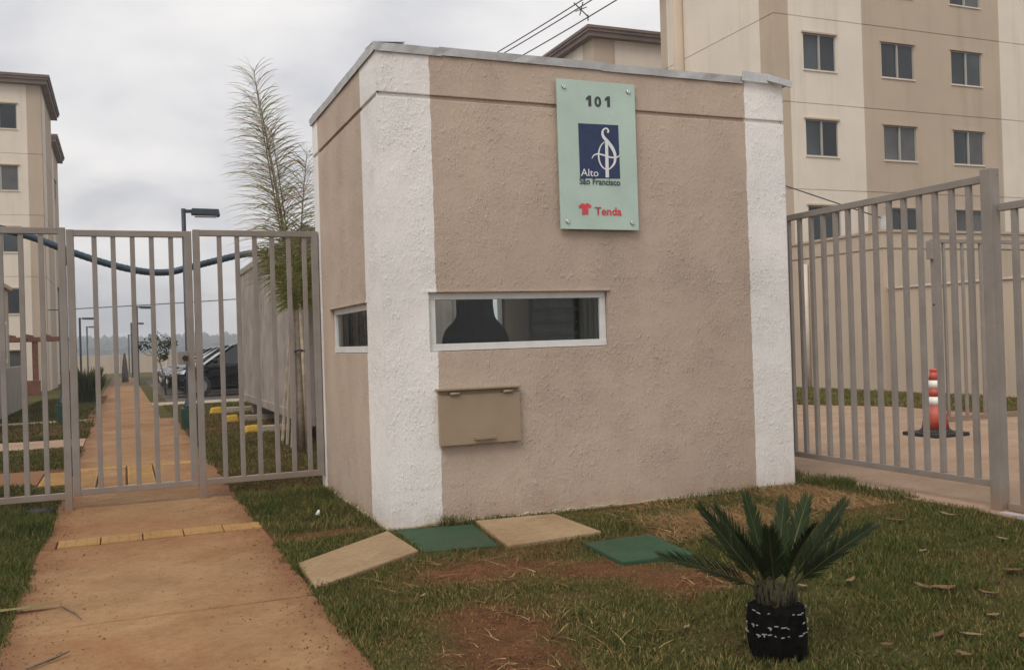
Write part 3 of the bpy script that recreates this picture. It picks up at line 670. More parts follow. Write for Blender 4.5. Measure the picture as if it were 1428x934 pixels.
# ================================================================== COVERS AND SLABS BY THE WALL
def cover(name, label, cat, quad, z, mat, th=.05, group=None, bev=.008):
    b = MB(); b.hexa([(x, y, z-th-.03) for x, y in quad]+[(x, y, z+dz) for (x, y), dz in zip(quad, (0, .004, -.003, .003))]); o = b.build(name, mat, bevel=bev); return tag(o, label, cat, group)
cover('concrete_slab', 'tan concrete slab lying between walkway and green cover', 'slab', [(-.735, -1.29), (-.035, -.775), (-.035, -.075), (-.725, -.72)], .03, 'slab')
cover('inspection_cover', 'green painted cover at foot of the white corner pillar', 'cover', [(.0, -.76), (.445, -.84), (.545, -.11), (.02, -.06)], .018, 'green_cover')
cover('concrete_slab', 'tan concrete slab against the gatehouse wall right of green cover', 'slab', [(.475, -.91), (1.135, -.85), (1.15, -.12), (.575, -.09)], .03, 'slab')
cover('inspection_cover', 'green painted cover out in the lawn near the cycad', 'cover', [(.86, -1.61), (1.29, -1.66), (1.37, -1.05), (.89, -1.10)], .032, 'green_cover')

# ================================================================== GRASS
def patch_den(x, y):
    d = np.ones_like(x)
    for (cx, cy, rx, ry, a) in ((1.02, -2.05, .34, .28, 1.0), (.08, -1.33, .48, .26, .95), (-.14, -2.3, .27, .5, .85), (-.28, -2.8, .25, .4, .8), (.72, -1.62, .35, .22, .85), (1.95, -.88, .65, .34, .95),
                            (3.12, -.5, .40, .55, .97), (2.1, -.12, .7, .16, .5), (.4, -1.0, .6, .18, .6), (-.45, .12, .4, .14, .85), (.62, -3.1, .12, .1, .6), (1.3, -1.2, .35, .25, .5)):
        d *= 1-a*np.exp(-(((x-cx)/rx)**2+((y-cy)/ry)**2)**1.5)
    return d
def vnoise(x, y, s, seed):
    r = np.random.default_rng(seed); tab = r.random((64, 64)); u, v = x*s+31.7, y*s+17.3
    i, j = np.floor(u).astype(int), np.floor(v).astype(int); fu, fv = u-i, v-j; fu = fu*fu*(3-2*fu); fv = fv*fv*(3-2*fv)
    g = lambda a, b: tab[a % 64, b % 64]
    return (g(i, j)*(1-fu)+g(i+1, j)*fu)*(1-fv)+(g(i, j+1)*(1-fu)+g(i+1, j+1)*fu)*fv
quads_excl = [[(-.735, -1.29), (-.035, -.775), (-.035, -.075), (-.725, -.72)], [(.0, -.76), (.445, -.84), (.545, -.11), (.02, -.06)], [(.475, -.91), (1.135, -.85), (1.15, -.12), (.575, -.09)], [(.86, -1.61), (1.29, -1.66), (1.37, -1.05), (.89, -1.10)]]
def inside(x, y, q, grow=.0):
    r = np.ones(len(x), bool); n = len(q)
    for i in range(n):
        (ax, ay), (bx, by) = q[i], q[(i+1) % n]; l = math.hypot(bx-ax, by-ay)
        r &= ((bx-ax)*(y-ay)-(by-ay)*(x-ax))/l > -grow
    return r
def blades(name, label, areas, hmin, hmax, wid, patchy=True, edge_fn=None, seed=1, mat='grass', tall=None, palette=None, lie=.0, cull=None, zoff=0.):
    r = np.random.default_rng(seed); Xs, Ys = [], []
    for (x0, x1, y0, y1, den) in areas:
        n = int(den*(x1-x0)*(y1-y0)); Xs.append(r.uniform(x0, x1, n)); Ys.append(r.uniform(y0, y1, n))
    x, y = np.concatenate(Xs), np.concatenate(Ys)
    keep = np.ones(len(x), bool); dens = np.ones(len(x))
    if patchy:
        dens = patch_den(x, y); cl = vnoise(x, y, 3.1, 5)*.55+vnoise(x, y, 9, 6)*.45; dens = dens*np.clip(.25+1.5*cl, .2, 1.)
        keep &= r.random(len(x)) < dens**1.3
        for q in quads_excl: keep &= ~inside(x, y, q, -.004-.03*(vnoise(x, y, 14, 71) > .6)*(r.random(len(x)) < .35))
    # ragged edge along the walkway
    e = .15*(vnoise(x*0, y, 2.6, 11)-.5)+.07*(vnoise(x*0, y, 17, 12)-.5)+.03*(r.random(len(x))-.5)
    keep &= ~((x > PX0+.005-e*.8) & (x < PX1-.005+e*.8))
    if cull is not None: keep &= cull(x, y)
    x, y, dens = x[keep], y[keep], dens[keep]; n = len(x)
    dry = np.clip(vnoise(x, y, 1.3, 21)*.9+vnoise(x, y, 4.5, 22)*.5-.35+(1-dens)*.5, 0, 1)
    hgt = r.uniform(hmin, hmax, n)*(.55+.8*vnoise(x, y, 2.2, 31))*(1-.35*dry)
    if tall is not None: hgt *= tall(x, y, r)
    az = r.uniform(0, 2*math.pi, n); ln = (r.uniform(.25, 1.05, n)+lie); lx, ly = np.cos(az)*hgt*ln, np.sin(az)*hgt*ln
    pa = az+math.pi/2+r.uniform(-.6, .6, n); wd = wid*r.uniform(.6, 1.3, n); wx, wy = np.cos(pa)*wd/2, np.sin(pa)*wd/2
    z0 = np.array([-.009*max(0, q-12) for q in y]) if y.max() > 12 else np.zeros(n); z0 = z0+zoff; hz = hgt/np.sqrt(1+ln**2*.5)
    V = np.empty((n, 5, 3), np.float32)
    V[:, 0] = np.stack([x-wx, y-wy, z0-.001], 1); V[:, 1] = np.stack([x+wx, y+wy, z0-.004], 1)
    V[:, 2] = np.stack([x+wx*.75+lx*.38, y+wy*.75+ly*.38, z0+hz*.62], 1); V[:, 3] = np.stack([x-wx*.75+lx*.38, y-wy*.75+ly*.38, z0+hz*.62], 1)
    V[:, 4] = np.stack([x+lx, y+ly, z0+hz], 1)
    me = bpy.data.meshes.new(name); me.vertices.add(n*5); me.vertices.foreach_set('co', V.ravel())
    b0 = (np.arange(n)*5)[:, None]; lp = np.concatenate([b0+np.array([0, 1, 2, 3]), b0+np.array([3, 2, 4])], 1).ravel()
    me.loops.add(n*7); me.loops.foreach_set('vertex_index', lp.astype(np.int32))
    me.polygons.add(n*2); me.polygons.foreach_set('loop_start', np.stack([np.arange(n)*7, np.arange(n)*7+4], 1).ravel().astype(np.int32))
    me.update(calc_edges=True)
    pal = palette or ((.046, .070, .013), (.100, .110, .025), (.22, .170, .062))
    g0, g1, g2 = [np.array(c) for c in pal]
    t1 = r.random(n)[:, None]; c = g0*(1-t1)+g1*t1; dd = (r.random(n) < dry*.55)[:, None]; c = np.where(dd, g2*r.uniform(.7, 1.35, (n, 1)), c)*r.uniform(.7, 1.25, (n, 1))
    C = np.ones((n, 5, 4), np.float32); C[:, :, :3] = c[:, None, :]
    at = me.color_attributes.new('Col', 'FLOAT_COLOR', 'POINT'); at.data.foreach_set('color', C.ravel())
    me.materials.append(M[mat]); o = bpy.data.objects.new(name, me); COL.objects.link(o)
    tag(o, label, 'grass', kind='stuff'); return o
def lawn_tall(x, y, r):
    k = np.ones(len(x))
    near_wall = (y > -.10) & (x > .3) & (x < 3.5); k = np.where(near_wall, 1.5, k)
    k = np.where((x > PX1-.02) & (x < PX1+.10), 1.35, k); k = np.where((y > .2) & (x < 0), 1.75, k)
    k = np.where((np.abs(x-.42) < .10) & (y > -.12) & (y < .0), 2.6, k)
    k = np.where((x > 3.35) & (y > -.9), 1.9, k); return k
blades('lawn', 'patchy short grass of the front lawn around the cycad', [(-.85, 1.8, -4.6, -1.5, 14000), (1.8, 3.84, -4.6, -1.5, 10000), (-.85, 3.84, -1.5, -.02, 12000), (-.80, -.02, -.05, 2.12, 11000), (3.36, 3.84, 0, 4.5, 7000)], .022, .056, .0044, tall=lawn_tall, seed=3,
       cull=lambda x, y: ~((x > -.03) & (x < 3.36) & (y > -.018)) & (x < 3.60+.22*vnoise(x*0, y, 3, 61)-.07*np.clip(-y-1, 0, 3)))
blades('lawn', 'uncut grass growing left of the walkway before the fence', [(-3.9, -2.05, -3.0, 2.10, 9000)], .025, .075, .0045, patchy=False, seed=4, tall=lambda x, y, r: np.where(y > 1.2, 1.7, 1.0))
blades('lawn', 'dry grass strip between walkway and metal store behind the fence', [(-.80, 1.1, 2.25, 9.0, 2600), (-.80, 1.1, 9.0, 17.6, 900)], .03, .06, .008, patchy=False, seed=5, palette=((.085, .082, .02), (.12, .105, .03), (.19, .14, .05)), cull=lambda x, y: ~((x > .5) & (y > 5.6) & (y < 12.9) & (x > .75)))
def cullL(x, y): return ~(((y > 3.93) & (y < 5.17)) | ((y > 7.73) & (y < 9.02)) | ((y > 12.88) & (y < 13.52)) | ((x < -3.9) & (y > 14)) | ((x > -2.42) & (y > 3.6) & (y < 5.2)))
blades('lawn', 'green grass strips left of the walkway behind the fence', [(-4.5, -2.05, 2.3, 9.5, 2400), (-5, -2.05, 9.5, 26, 700)], .03, .06, .009, patchy=False, seed=6, cull=cullL, palette=((.055, .066, .015), (.09, .088, .022), (.15, .115, .04)))
blades('lawn', 'grass verge at the foot of the beige perimeter wall', [(8.3, 12.2, 2.0, 10.5, 900)], .04, .09, .012, patchy=False, seed=8, palette=((.11, .115, .028), (.17, .155, .042), (.25, .20, .075)), cull=lambda x, y: x > 9.75-np.clip(y-5, 0, 4)*.5)
blades('straw_litter', 'dry straw lying on bare soil behind the cycad', [(1.35, 2.6, -1.30, -.5, 2600), (2.8, 3.42, -1.0, .15, 3600), (.7, 1.5, -2.3, -1.7, 220), (-.5, .5, -2.9, -1.0, 130), (1.2, 2.9, -.4, -.05, 700)], .03, .075, .0045, patchy=False, seed=9, lie=2.2, zoff=.012, palette=((.40, .255, .115), (.28, .17, .075), (.46, .31, .15)), cull=lambda x, y: (vnoise(x, y, 2.5, 41) > .38) | (x > 2.8))
blades('weed_patch', 'small leafy weeds around the foot of the cycad', [(.38, 1.02, -3.48, -2.92, 900)], .02, .045, .016, patchy=False, seed=10, palette=((.022, .042, .010), (.035, .055, .014), (.05, .05, .015)))

# the lawn's bed: bare red soil in the worn patches, olive thatch elsewhere
def lawn_bed(x0, x1, y0, y1, st, seed, bare=True):
    gx_, gy_ = np.arange(x0, x1+st*.5, st), np.arange(y0, y1+st*.5, st); Xg, Yg = np.meshgrid(gx_, gy_, indexing='ij'); xf, yf = Xg.ravel(), Yg.ravel()
    zf = .003+.006*vnoise(xf, yf, 6, seed)+.004*vnoise(xf, yf, 17, seed+1)
    k = np.clip((patch_den(xf, yf) if bare else 1)-.15+.5*(vnoise(xf, yf, 4, seed+2)-.5)+.35*(vnoise(xf, yf, 15, seed+3)-.5), 0, 1)[:, None]
    rnd = (.75+.5*vnoise(xf, yf, 21, seed+4))[:, None]
    c = (np.array((.150, .070, .033))*(1-k)+np.array((.085, .078, .026))*k)*rnd
    ny = len(gy_); F = [(i*ny+j, (i+1)*ny+j, (i+1)*ny+j+1, i*ny+j+1) for i in range(len(gx_)-1) for j in range(ny-1)]
    me = bpy.data.meshes.new('soil'); me.from_pydata(np.stack([xf, yf, zf], 1).tolist(), [], F); me.update()
    at = me.color_attributes.new('Col', 'FLOAT_COLOR', 'POINT'); at.data.foreach_set('color', np.concatenate([c, np.ones((len(xf), 1))], 1).astype(np.float32).ravel())
    for p in me.polygons: p.use_smooth = True
    me.materials.append(M['bed']); o = bpy.data.objects.new('soil', me); COL.objects.link(o); struct(o)
lawn_bed(PX1+.01, 3.61, -5.2, -.02, .05, 81); lawn_bed(PX1+.01, -.02, -.02, 2.3, .06, 91); lawn_bed(-5, PX0-.01, -4.5, 3.9, .08, 101, False); lawn_bed(3.36, 3.61, -.02, 4.5, .06, 111)

# ================================================================== CYCAD
cyx, cyy = .69, -3.13
CY = thing('cycad', 'dark green cycad palm with black cloth wrapped trunk on the lawn', 'cycad', (cyx, cyy, 0))
b = MB(); n = 28; rings = []
prof = [(.098, -.03), (.108, .02), (.114, .07), (.108, .115), (.112, .15), (.106, .19), (.096, .205), (.06, .212)]
for r_, z in prof: rings.append([(cyx+math.cos(2*math.pi*k/n)*(r_+random.uniform(-.011, .008)), cyy+math.sin(2*math.pi*k/n)*(r_+random.uniform(-.011, .008)), z+random.uniform(-.008, .008)) for k in range(n)])
for i in range(len(rings)-1):
    for k in range(n): b.quad([rings[i][k], rings[i][(k+1) % n], rings[i+1][(k+1) % n], rings[i+1][k]], 0, True)
b.quad(rings[-1]); wr = b.build('trunk_wrap', 'wrap', CY)
for zz in (.112, .145, .192):
    b = MB()
    for k in range(30):
        if random.random() < .55: continue
        a = 2*math.pi*k/30; rr = .1155 if zz < .15 else .111
        p = lambda aa, z: (cyx+math.cos(aa)*rr, cyy+math.sin(aa)*rr, z)
        z0 = zz+random.uniform(-.006, .006); b.bar(p(a, z0), p(a+random.uniform(.05, .2), z0+random.uniform(-.004, .004)), .0032, .0032)
        if random.random() < .15: b.bar(p(a+.06, z0+.002), p(a+.09, z0-.010), .0032, .0032)
    b.build('stitching', 'stitch', wr)['kind'] = 'stuff'
b = MB(); b.lathe((cyx, cyy, 0), [(.066, .19), (.070, .21), (.062, .24), (.048, .265), (.03, .285), (.008, .295)], 20); b.build('crown_base', 'crown', CY)
b = MB()
for k in range(130):
    a = random.uniform(0, 6.28); z = random.uniform(.195, .255); r_ = .066-.25*max(0, z-.23); b.tube([(cyx+math.cos(a)*r_, cyy+math.sin(a)*r_, z), (cyx+math.cos(a)*(r_+.012), cyy+math.sin(a)*(r_+.012), z+.035), (cyx+math.cos(a)*(r_+.006), cyy+math.sin(a)*(r_+.006), z+.06)], [.005, .004, .001], 5)
b.build('leaf_scales', 'crown', CY)
def col_mesh(name, V, F, C, mat, parent, smooth=False):
    me = bpy.data.meshes.new(name); off = parent_world(parent); me.from_pydata([tuple(Vector(v)-off) for v in V], [], F); me.update()
    at = me.color_attributes.new('Col', 'FLOAT_COLOR', 'POINT'); at.data.foreach_set('color', np.array([(*c, 1) for c in C], np.float32).ravel())
    me.materials.append(M[mat]); o = bpy.data.objects.new(name, me); COL.objects.link(o)
    if parent: o.parent = parent
    return o
def frond(parent, base, az, el0, bend, length, leaf_len, nleaf, wid, lift, cols, droop=.0, rad=.007, start=.16, fwd=.75, tipdry=None, jit=.12, twist=0., plume=0., segs=2, roll=0.):
    """pinnate leaf: arched rachis with two rows of leaflets"""
    V, F, C = [], [], []; pts = []; p = Vector(base); el = el0; K = 18
    for i in range(K+1):
        pts.append(p.copy()); d = Vector((math.cos(az)*math.cos(el), math.sin(az)*math.cos(el), math.sin(el))); p = p+d*(length/K); el -= bend/K; az += twist/K
    def add(vs, fs, c):
        n = len(V); V.extend(vs); C.extend([c]*len(vs)); F.extend([tuple(n+i for i in f) for f in fs])
    for i in range(K):
        a, c = pts[i], pts[i+1]; t = (c-a).normalized(); u = t.cross(Vector((0, 0, 1))).normalized(); q = u.cross(t)
        r0, r1 = rad*(1-i/K*.75), rad*(1-(i+1)/K*.75)
        vs = [a+(u*math.cos(g)+q*math.sin(g))*r0 for g in (0, 2.1, 4.2)]+[c+(u*math.cos(g)+q*math.sin(g))*r1 for g in (0, 2.1, 4.2)]
        add(vs, [(0, 1, 4, 3), (1, 2, 5, 4), (2, 0, 3, 5)], cols[2])
    for k in range(nleaf):
        s = start+(1-start)*(k+random.random()*.4)/nleaf; fi = s*K; i = min(int(fi), K-1); a = pts[i].lerp(pts[i+1], fi-i); t = (pts[i+1]-pts[i]).normalized()
        u = t.cross(Vector((0, 0, 1))).normalized(); q = u.cross(t)
        if roll: u, q = u*math.cos(roll)+q*math.sin(roll), q*math.cos(roll)-u*math.sin(roll)
        ll = leaf_len*(math.sin(math.pi*min(1, .18+s*.78))**(.33 if plume else .6))*(1 if s < .9 else 1.3-(s-.7))
        for sd in (-1, 1):
            if plume:
                ra = random.uniform(-plume, plume); uu, qq = u*math.cos(ra)+q*math.sin(ra), q*math.cos(ra)-u*math.sin(ra)
            else: uu, qq = u, q
            d = (uu*sd*(1-.25*s)+t*(fwd*(.6+.6*s))+q*lift+Vector((random.uniform(-jit, jit), random.uniform(-jit, jit), random.uniform(-jit, jit)))).normalized()
            l = ll*random.uniform(.85, 1.1); m_ = a+d*l*.5; e_ = a+d*l+Vector((0, 0, -droop*l)); m_ += Vector((0, 0, -droop*l*.2))
            wv = d.cross(q).normalized()*wid/2
            f_ = random.random(); c = [cols[0][j]*(1-f_)+cols[1][j]*f_ for j in range(3)]
            if tipdry: w_ = min(1, max(0, (s-tipdry[0])/tipdry[1])); c = [c[j]*(1-w_)+tipdry[2][j]*w_*random.uniform(.7, 1.2) for j in range(3)]
            if segs > 2:
                vs = []; 
                for k_ in range(segs):
                    t_ = k_/segs; c_ = a+d*l*t_-Vector((0, 0, droop*l*t_**2.2)); ww = wv*(.7 if k_ == 0 else 1-.6*t_); vs += [c_-ww, c_+ww]
                vs.append(a+d*l-Vector((0, 0, droop*l))); add(vs, [(2*j, 2*j+1, 2*j+3, 2*j+2) for j in range(segs-1)]+[(2*segs-2, 2*segs-1, 2*segs)], tuple(c)); continue
            add([a-wv*.6, a+wv*.6, m_+wv, m_-wv, e_], [(0, 1, 2, 3), (3, 2, 4)], tuple(c))
    return col_mesh('frond', V, F, C, 'leaf', parent)
GC = ((.013, .024, .008), (.030, .043, .014), (.10, .095, .034))
cyf = [  # azimuth (deg from camera-right towards away), elevation, bend, length, roll
 (10, 49, .03, .54, -.8), (345, 41, .03, .53, -.7), (170, 54, .05, .52, .8), (186, 27, .08, .57, .6), (200, 46, .10, .48, .5), (150, 64, .15, .46, .3), (65, 66, .15, .46, 0), (112, 72, .15, .48, .1), (35, 64, .10, .48, -.3), (250, 66, .2, .42, .2), (295, 66, .2, .44, -.2), (325, 57, .12, .46, -.5), (222, 56, .15, .46, .4)]
for a, e_, bd, ln, rl in cyf:
    az = R(a)-YAW; tone = random.uniform(.8, 1.35)
    frond(CY, (cyx+math.cos(az)*.035, cyy+math.sin(az)*.035, .248), az+random.uniform(-.08, .08), R(e_), bd+random.uniform(-.05, .15), ln*.80, random.uniform(.085, .105), 46, .0072, .35, tuple(tuple(q*tone for q in c) for c in GC), rad=.0055, start=.20, fwd=1.55, jit=.11, roll=rl, tipdry=(.93, .12, (.16, .12, .05)))

# ================================================================== TALL PALM
plx, ply = .32, 5.16
PA = thing('palm_tree', 'young staked palm with long dry upright frond plume behind the fence', 'palm', (plx, ply, 0))
b = MB(); b.tube([(plx, ply, -.05), (plx-.005, ply, .5), (plx-.01, ply, 1.1), (plx-.01, ply, 1.75)], [.062, .05, .042, .035], 12); b.build('trunk', 'trunk', PA)
for dx_, dy_, h_, le in ((-.10, -.06, 2.2, .03), (.06, -.09, 2.0, -.05), (.0, .10, 2.3, .02)):
    b = MB(); b.tube([(plx+dx_, ply+dy_, -.1), (plx+dx_+le, ply+dy_*.6, h_)], [.022, .018], 8); b.build('stake', 'bamboo', PA)
b = MB(); b.tube([(plx+.07*math.cos(a), ply+.09*math.sin(a), 1.2+.01*math.sin(3*a)) for a in np.linspace(0, 6.28, 14)], .012, 6); b.build('tie', 'rubber', PA)
DRY = (.37, .33, .19)
KG = ((.14, .15, .035), (.22, .20, .06), (.26, .22, .11))
axis_r = math.pi-YAW   # towards picture left
for k, (a, e_, bd, ln, tw) in enumerate(((180, 80, -.06, 2.88, 0), (174, 82, .02, 2.72, .1), (190, 84, .08, 2.45, -.2), (170, 85, .05, 2.15, .2), (30, 88, .1, 1.85, 0))):
    az = R(a)-YAW
    frond(PA, (plx+math.cos(az)*.02, ply+math.sin(az)*.02, 1.72), az, R(e_), bd, ln, .68, 105, .0135, .0, KG, droop=.32, rad=.016, start=.14, fwd=.68, tipdry=(.16, .22, DRY), jit=.25, twist=tw, plume=3.14, segs=5)
for k in range(9):
    az = R(40*k+10); frond(PA, (plx, ply, 1.60), az, R(random.uniform(66, 80)), random.uniform(.1, .5), random.uniform(.75, 1.1), .40, 36, .017, .1, ((.15, .175, .034), (.29, .27, .08), (.22, .19, .08)), droop=.6, rad=.013, start=.12, fwd=.5, jit=.25, segs=4)

# ================================================================== METAL STORE (corrugated)
cx0, cx1, cy0, cy1, cz0, cz1 = .50, 2.9, 5.6, 12.8, .27, 2.74
CO = thing('storage_container', 'grey corrugated steel site container raised on blocks behind the palm', 'container', (1.7, 9.2, 0))
b = MB()
def corr(O, U, Nn, L, z0, z1, pitch=.26, dep=.036):
    O, U, Nn = Vector(O), Vector(U), Vector(Nn); x = 0; pr = [(0, 0)]
    while x < L-pitch: pr += [(x+pitch*.30, 0), (x+pitch*.46, dep), (x+pitch*.84, dep), (x+pitch, 0)]; x += pitch
    pr.append((L, 0))
    for (a, da), (c, dc) in zip(pr, pr[1:]): b.quad([O+U*a-Nn*da+Vector((0, 0, z0)), O+U*c-Nn*dc+Vector((0, 0, z0)), O+U*c-Nn*dc+Vector((0, 0, z1)), O+U*a-Nn*da+Vector((0, 0, z1))])
corr((cx0, cy0, 0), (0, 1, 0), (-1, 0, 0), cy1-cy0, cz0+.1, cz1-.08); corr((cx0, cy0, 0), (1, 0, 0), (0, -1, 0), cx1-cx0, cz0+.1, cz1-.08)
corr((cx1, cy0, 0), (0, 1, 0), (1, 0, 0), cy1-cy0, cz0+.1, cz1-.08); corr((cx0, cy1, 0), (1, 0, 0), (0, 1, 0), cx1-cx0, cz0+.1, cz1-.08)
b.build('wall', 'cont', CO, recalc=False)
for x in (cx0, cx1):
    MB().box(x-.02, x+.05, cy0-.02, cy1+.02, cz1-.10, cz1).build('top_rail', 'cont', CO, bevel=.006); MB().box(x-.02, x+.05, cy0-.02, cy1+.02, cz0, cz0+.12).build('bottom_rail', 'cont', CO, bevel=.006)
    for y in (cy0, cy1): MB().box(x-.03, x+.07, y-.03, y+.07, cz0-.01, cz1+.01).build('corner_post', 'cont', CO, bevel=.006)
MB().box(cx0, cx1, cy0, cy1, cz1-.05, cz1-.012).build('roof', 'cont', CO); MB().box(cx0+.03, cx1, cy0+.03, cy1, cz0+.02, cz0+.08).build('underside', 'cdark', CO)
for x in (cx0+.15, cx1-.3):
    for y in (cy0+.1, 8.7, cy1-.5): MB().box(x, x+.3, y, y+.3, -.05, cz0).build('block', 'kerb', CO, bevel=.01)
for i, (y, ln, mt) in enumerate(((5.75, 1.9, 'bamboo'), (6.1, 2.2, 'kerb'), (6.5, 1.6, 'bamboo'))):
    o = MB().bar((cx0-.22, y-.1, .0), (cx0-.045, y, ln), .05, .03, (1, 0, 0)).build('leaning_board', mt); tag(o, ['weathered board leaning on container beside the palm', 'pale tall batten leaning against the container side', 'short weathered board leaning on container farther from palm'][i], 'board')

# parking kerbs with yellow ends
for (x, y), lb in zip(((.08, 8.15), (.05, 10.6), (.03, 13.3)), ('yellow tipped kerb beam beside the container, closest to the fence', 'yellow tipped kerb beam beside the container, middle of three', 'yellow tipped kerb beam at the far end of container')):
    t = thing('parking_kerb', lb, 'kerb', (x, y, gz(y)), 'yellow tipped kerb beams by the container')
    b = MB(); z = gz(y); b.box(x+.16, x+3.2, y-.07, y+.07, z-.03, z+.10); b.build('beam', 'kerb', t, bevel=.012)
    b = MB(); b.hexa([(x-.10, y-.10, z-.03), (x+.15, y-.09, z-.03), (x+.155, y+.09, z-.03), (x-.11, y+.10, z-.03), (x-.06, y-.06, z+.115), (x+.12, y-.07, z+.13), (x+.13, y+.07, z+.12), (x-.07, y+.06, z+.11)]); b.build('painted_end', 'yellow', t, bevel=.03)

# ================================================================== LAMPS, DUCT
def lamp(x, y, top, label, base=True, arm=.55, head=True, detail=True, dirx=1, group='lamp posts along the walkway', r=.035):
    z = gz(y); t = thing('lamp_post', label, 'lamp', (x, y, z), group)
    if base: MB().box(x-.13, x+.13, y-.13, y+.13, z-.05, z+.34).build('base', 'green_base', t, bevel=.015)
    zb = z+(.34 if base else -.05)
    MB().lathe((x, y, 0), [(r*2.6, zb-.005), (r*2.4, zb+.03), (r*1.25, zb+.14), (r, zb+.2), (r, top)], 10).build('pole', 'lamp', t)
    if head:
        MB().bar((x-.03*dirx, y, top-.04), (x+.14*dirx, y, top-.04), .045, .05).build('arm', 'lamp', t)
        MB().hexa([(x+.12*dirx, y-.11, top-.09), (x+arm*dirx, y-.11, top-.115), (x+arm*dirx, y+.11, top-.115), (x+.12*dirx, y+.11, top-.09), (x+.12*dirx, y-.10, top), (x+(arm-.02)*dirx, y-.10, top-.005), (x+(arm-.02)*dirx, y+.10, top-.005), (x+.12*dirx, y+.10, top)]).build('head', 'lamp', t, bevel=.01)
        MB().box(min(x+.17*dirx, x+(arm-.05)*dirx), max(x+.17*dirx, x+(arm-.05)*dirx), y-.08, y+.08, top-.126, top-.112).build('lens', 'lens', t)
    else: MB().box(x-.05, x+.05, y-.05, y+.05, top-.08, top).build('cap', 'lamp', t, bevel=.006)
    return t
lamp(-.665, 9.61, 3.49, 'dark lamp post with flat head on green base right of walkway')
lamp(-2.64, 13.04, 2.48, 'short dark post without head on green base left of walkway', head=False, r=.045)
for (x, y, tp, lb) in ((-3.87, 53.35, 3.3, 'distant dark lamp left of path in front of the far wall'), (-4.13, 72.7, 3.3, 'farthest dark lamp left of the path near far wall'), (-1.02, 38.5, 3.25, 'dark lamp right of path beyond the parked cars'), (-1.08, 58.6, 3.1, 'second dark lamp right of path beyond the parked cars'), (-1.15, 82, 2.75, 'last dark lamp right of path at the far wall')):
    lamp(x, y, tp, lb, base=False, arm=.75, r=.06)
hp = [(-9, 9.8, 4.4), (-7, 9.8, 4.35), (-5, 9.8, 3.72), (-4, 9.8, 3.4), (-3.26, 9.8, 3.16), (-2.78, 9.8, 3.01), (-2.35, 9.8, 2.83), (-1.79, 9.8, 2.63), (-1.28, 9.8, 2.51), (-.9, 9.8, 2.50), (-.63, 9.75, 2.56), (-.19, 9.8, 2.68), (.32, 9.85, 2.80), (.8, 9.9, 2.81), (1.6, 10, 2.80)]
hc = smooth_curve(hp, 14); b = MB(); b.tube(hc, [.052+.006*(i % 2) for i in range(len(hc))], 10)
tag(b.build('flexible_duct', 'duct'), 'dark blue corrugated duct sagging from container roof past lamp post', 'duct')
o = MB().lathe((-7.0, 9.9, 0), [(.07, -.1), (.06, 4.55)], 10).build('support_pole', 'lamp'); tag(o, 'slim dark pole carrying the far end of the blue duct', 'pole')

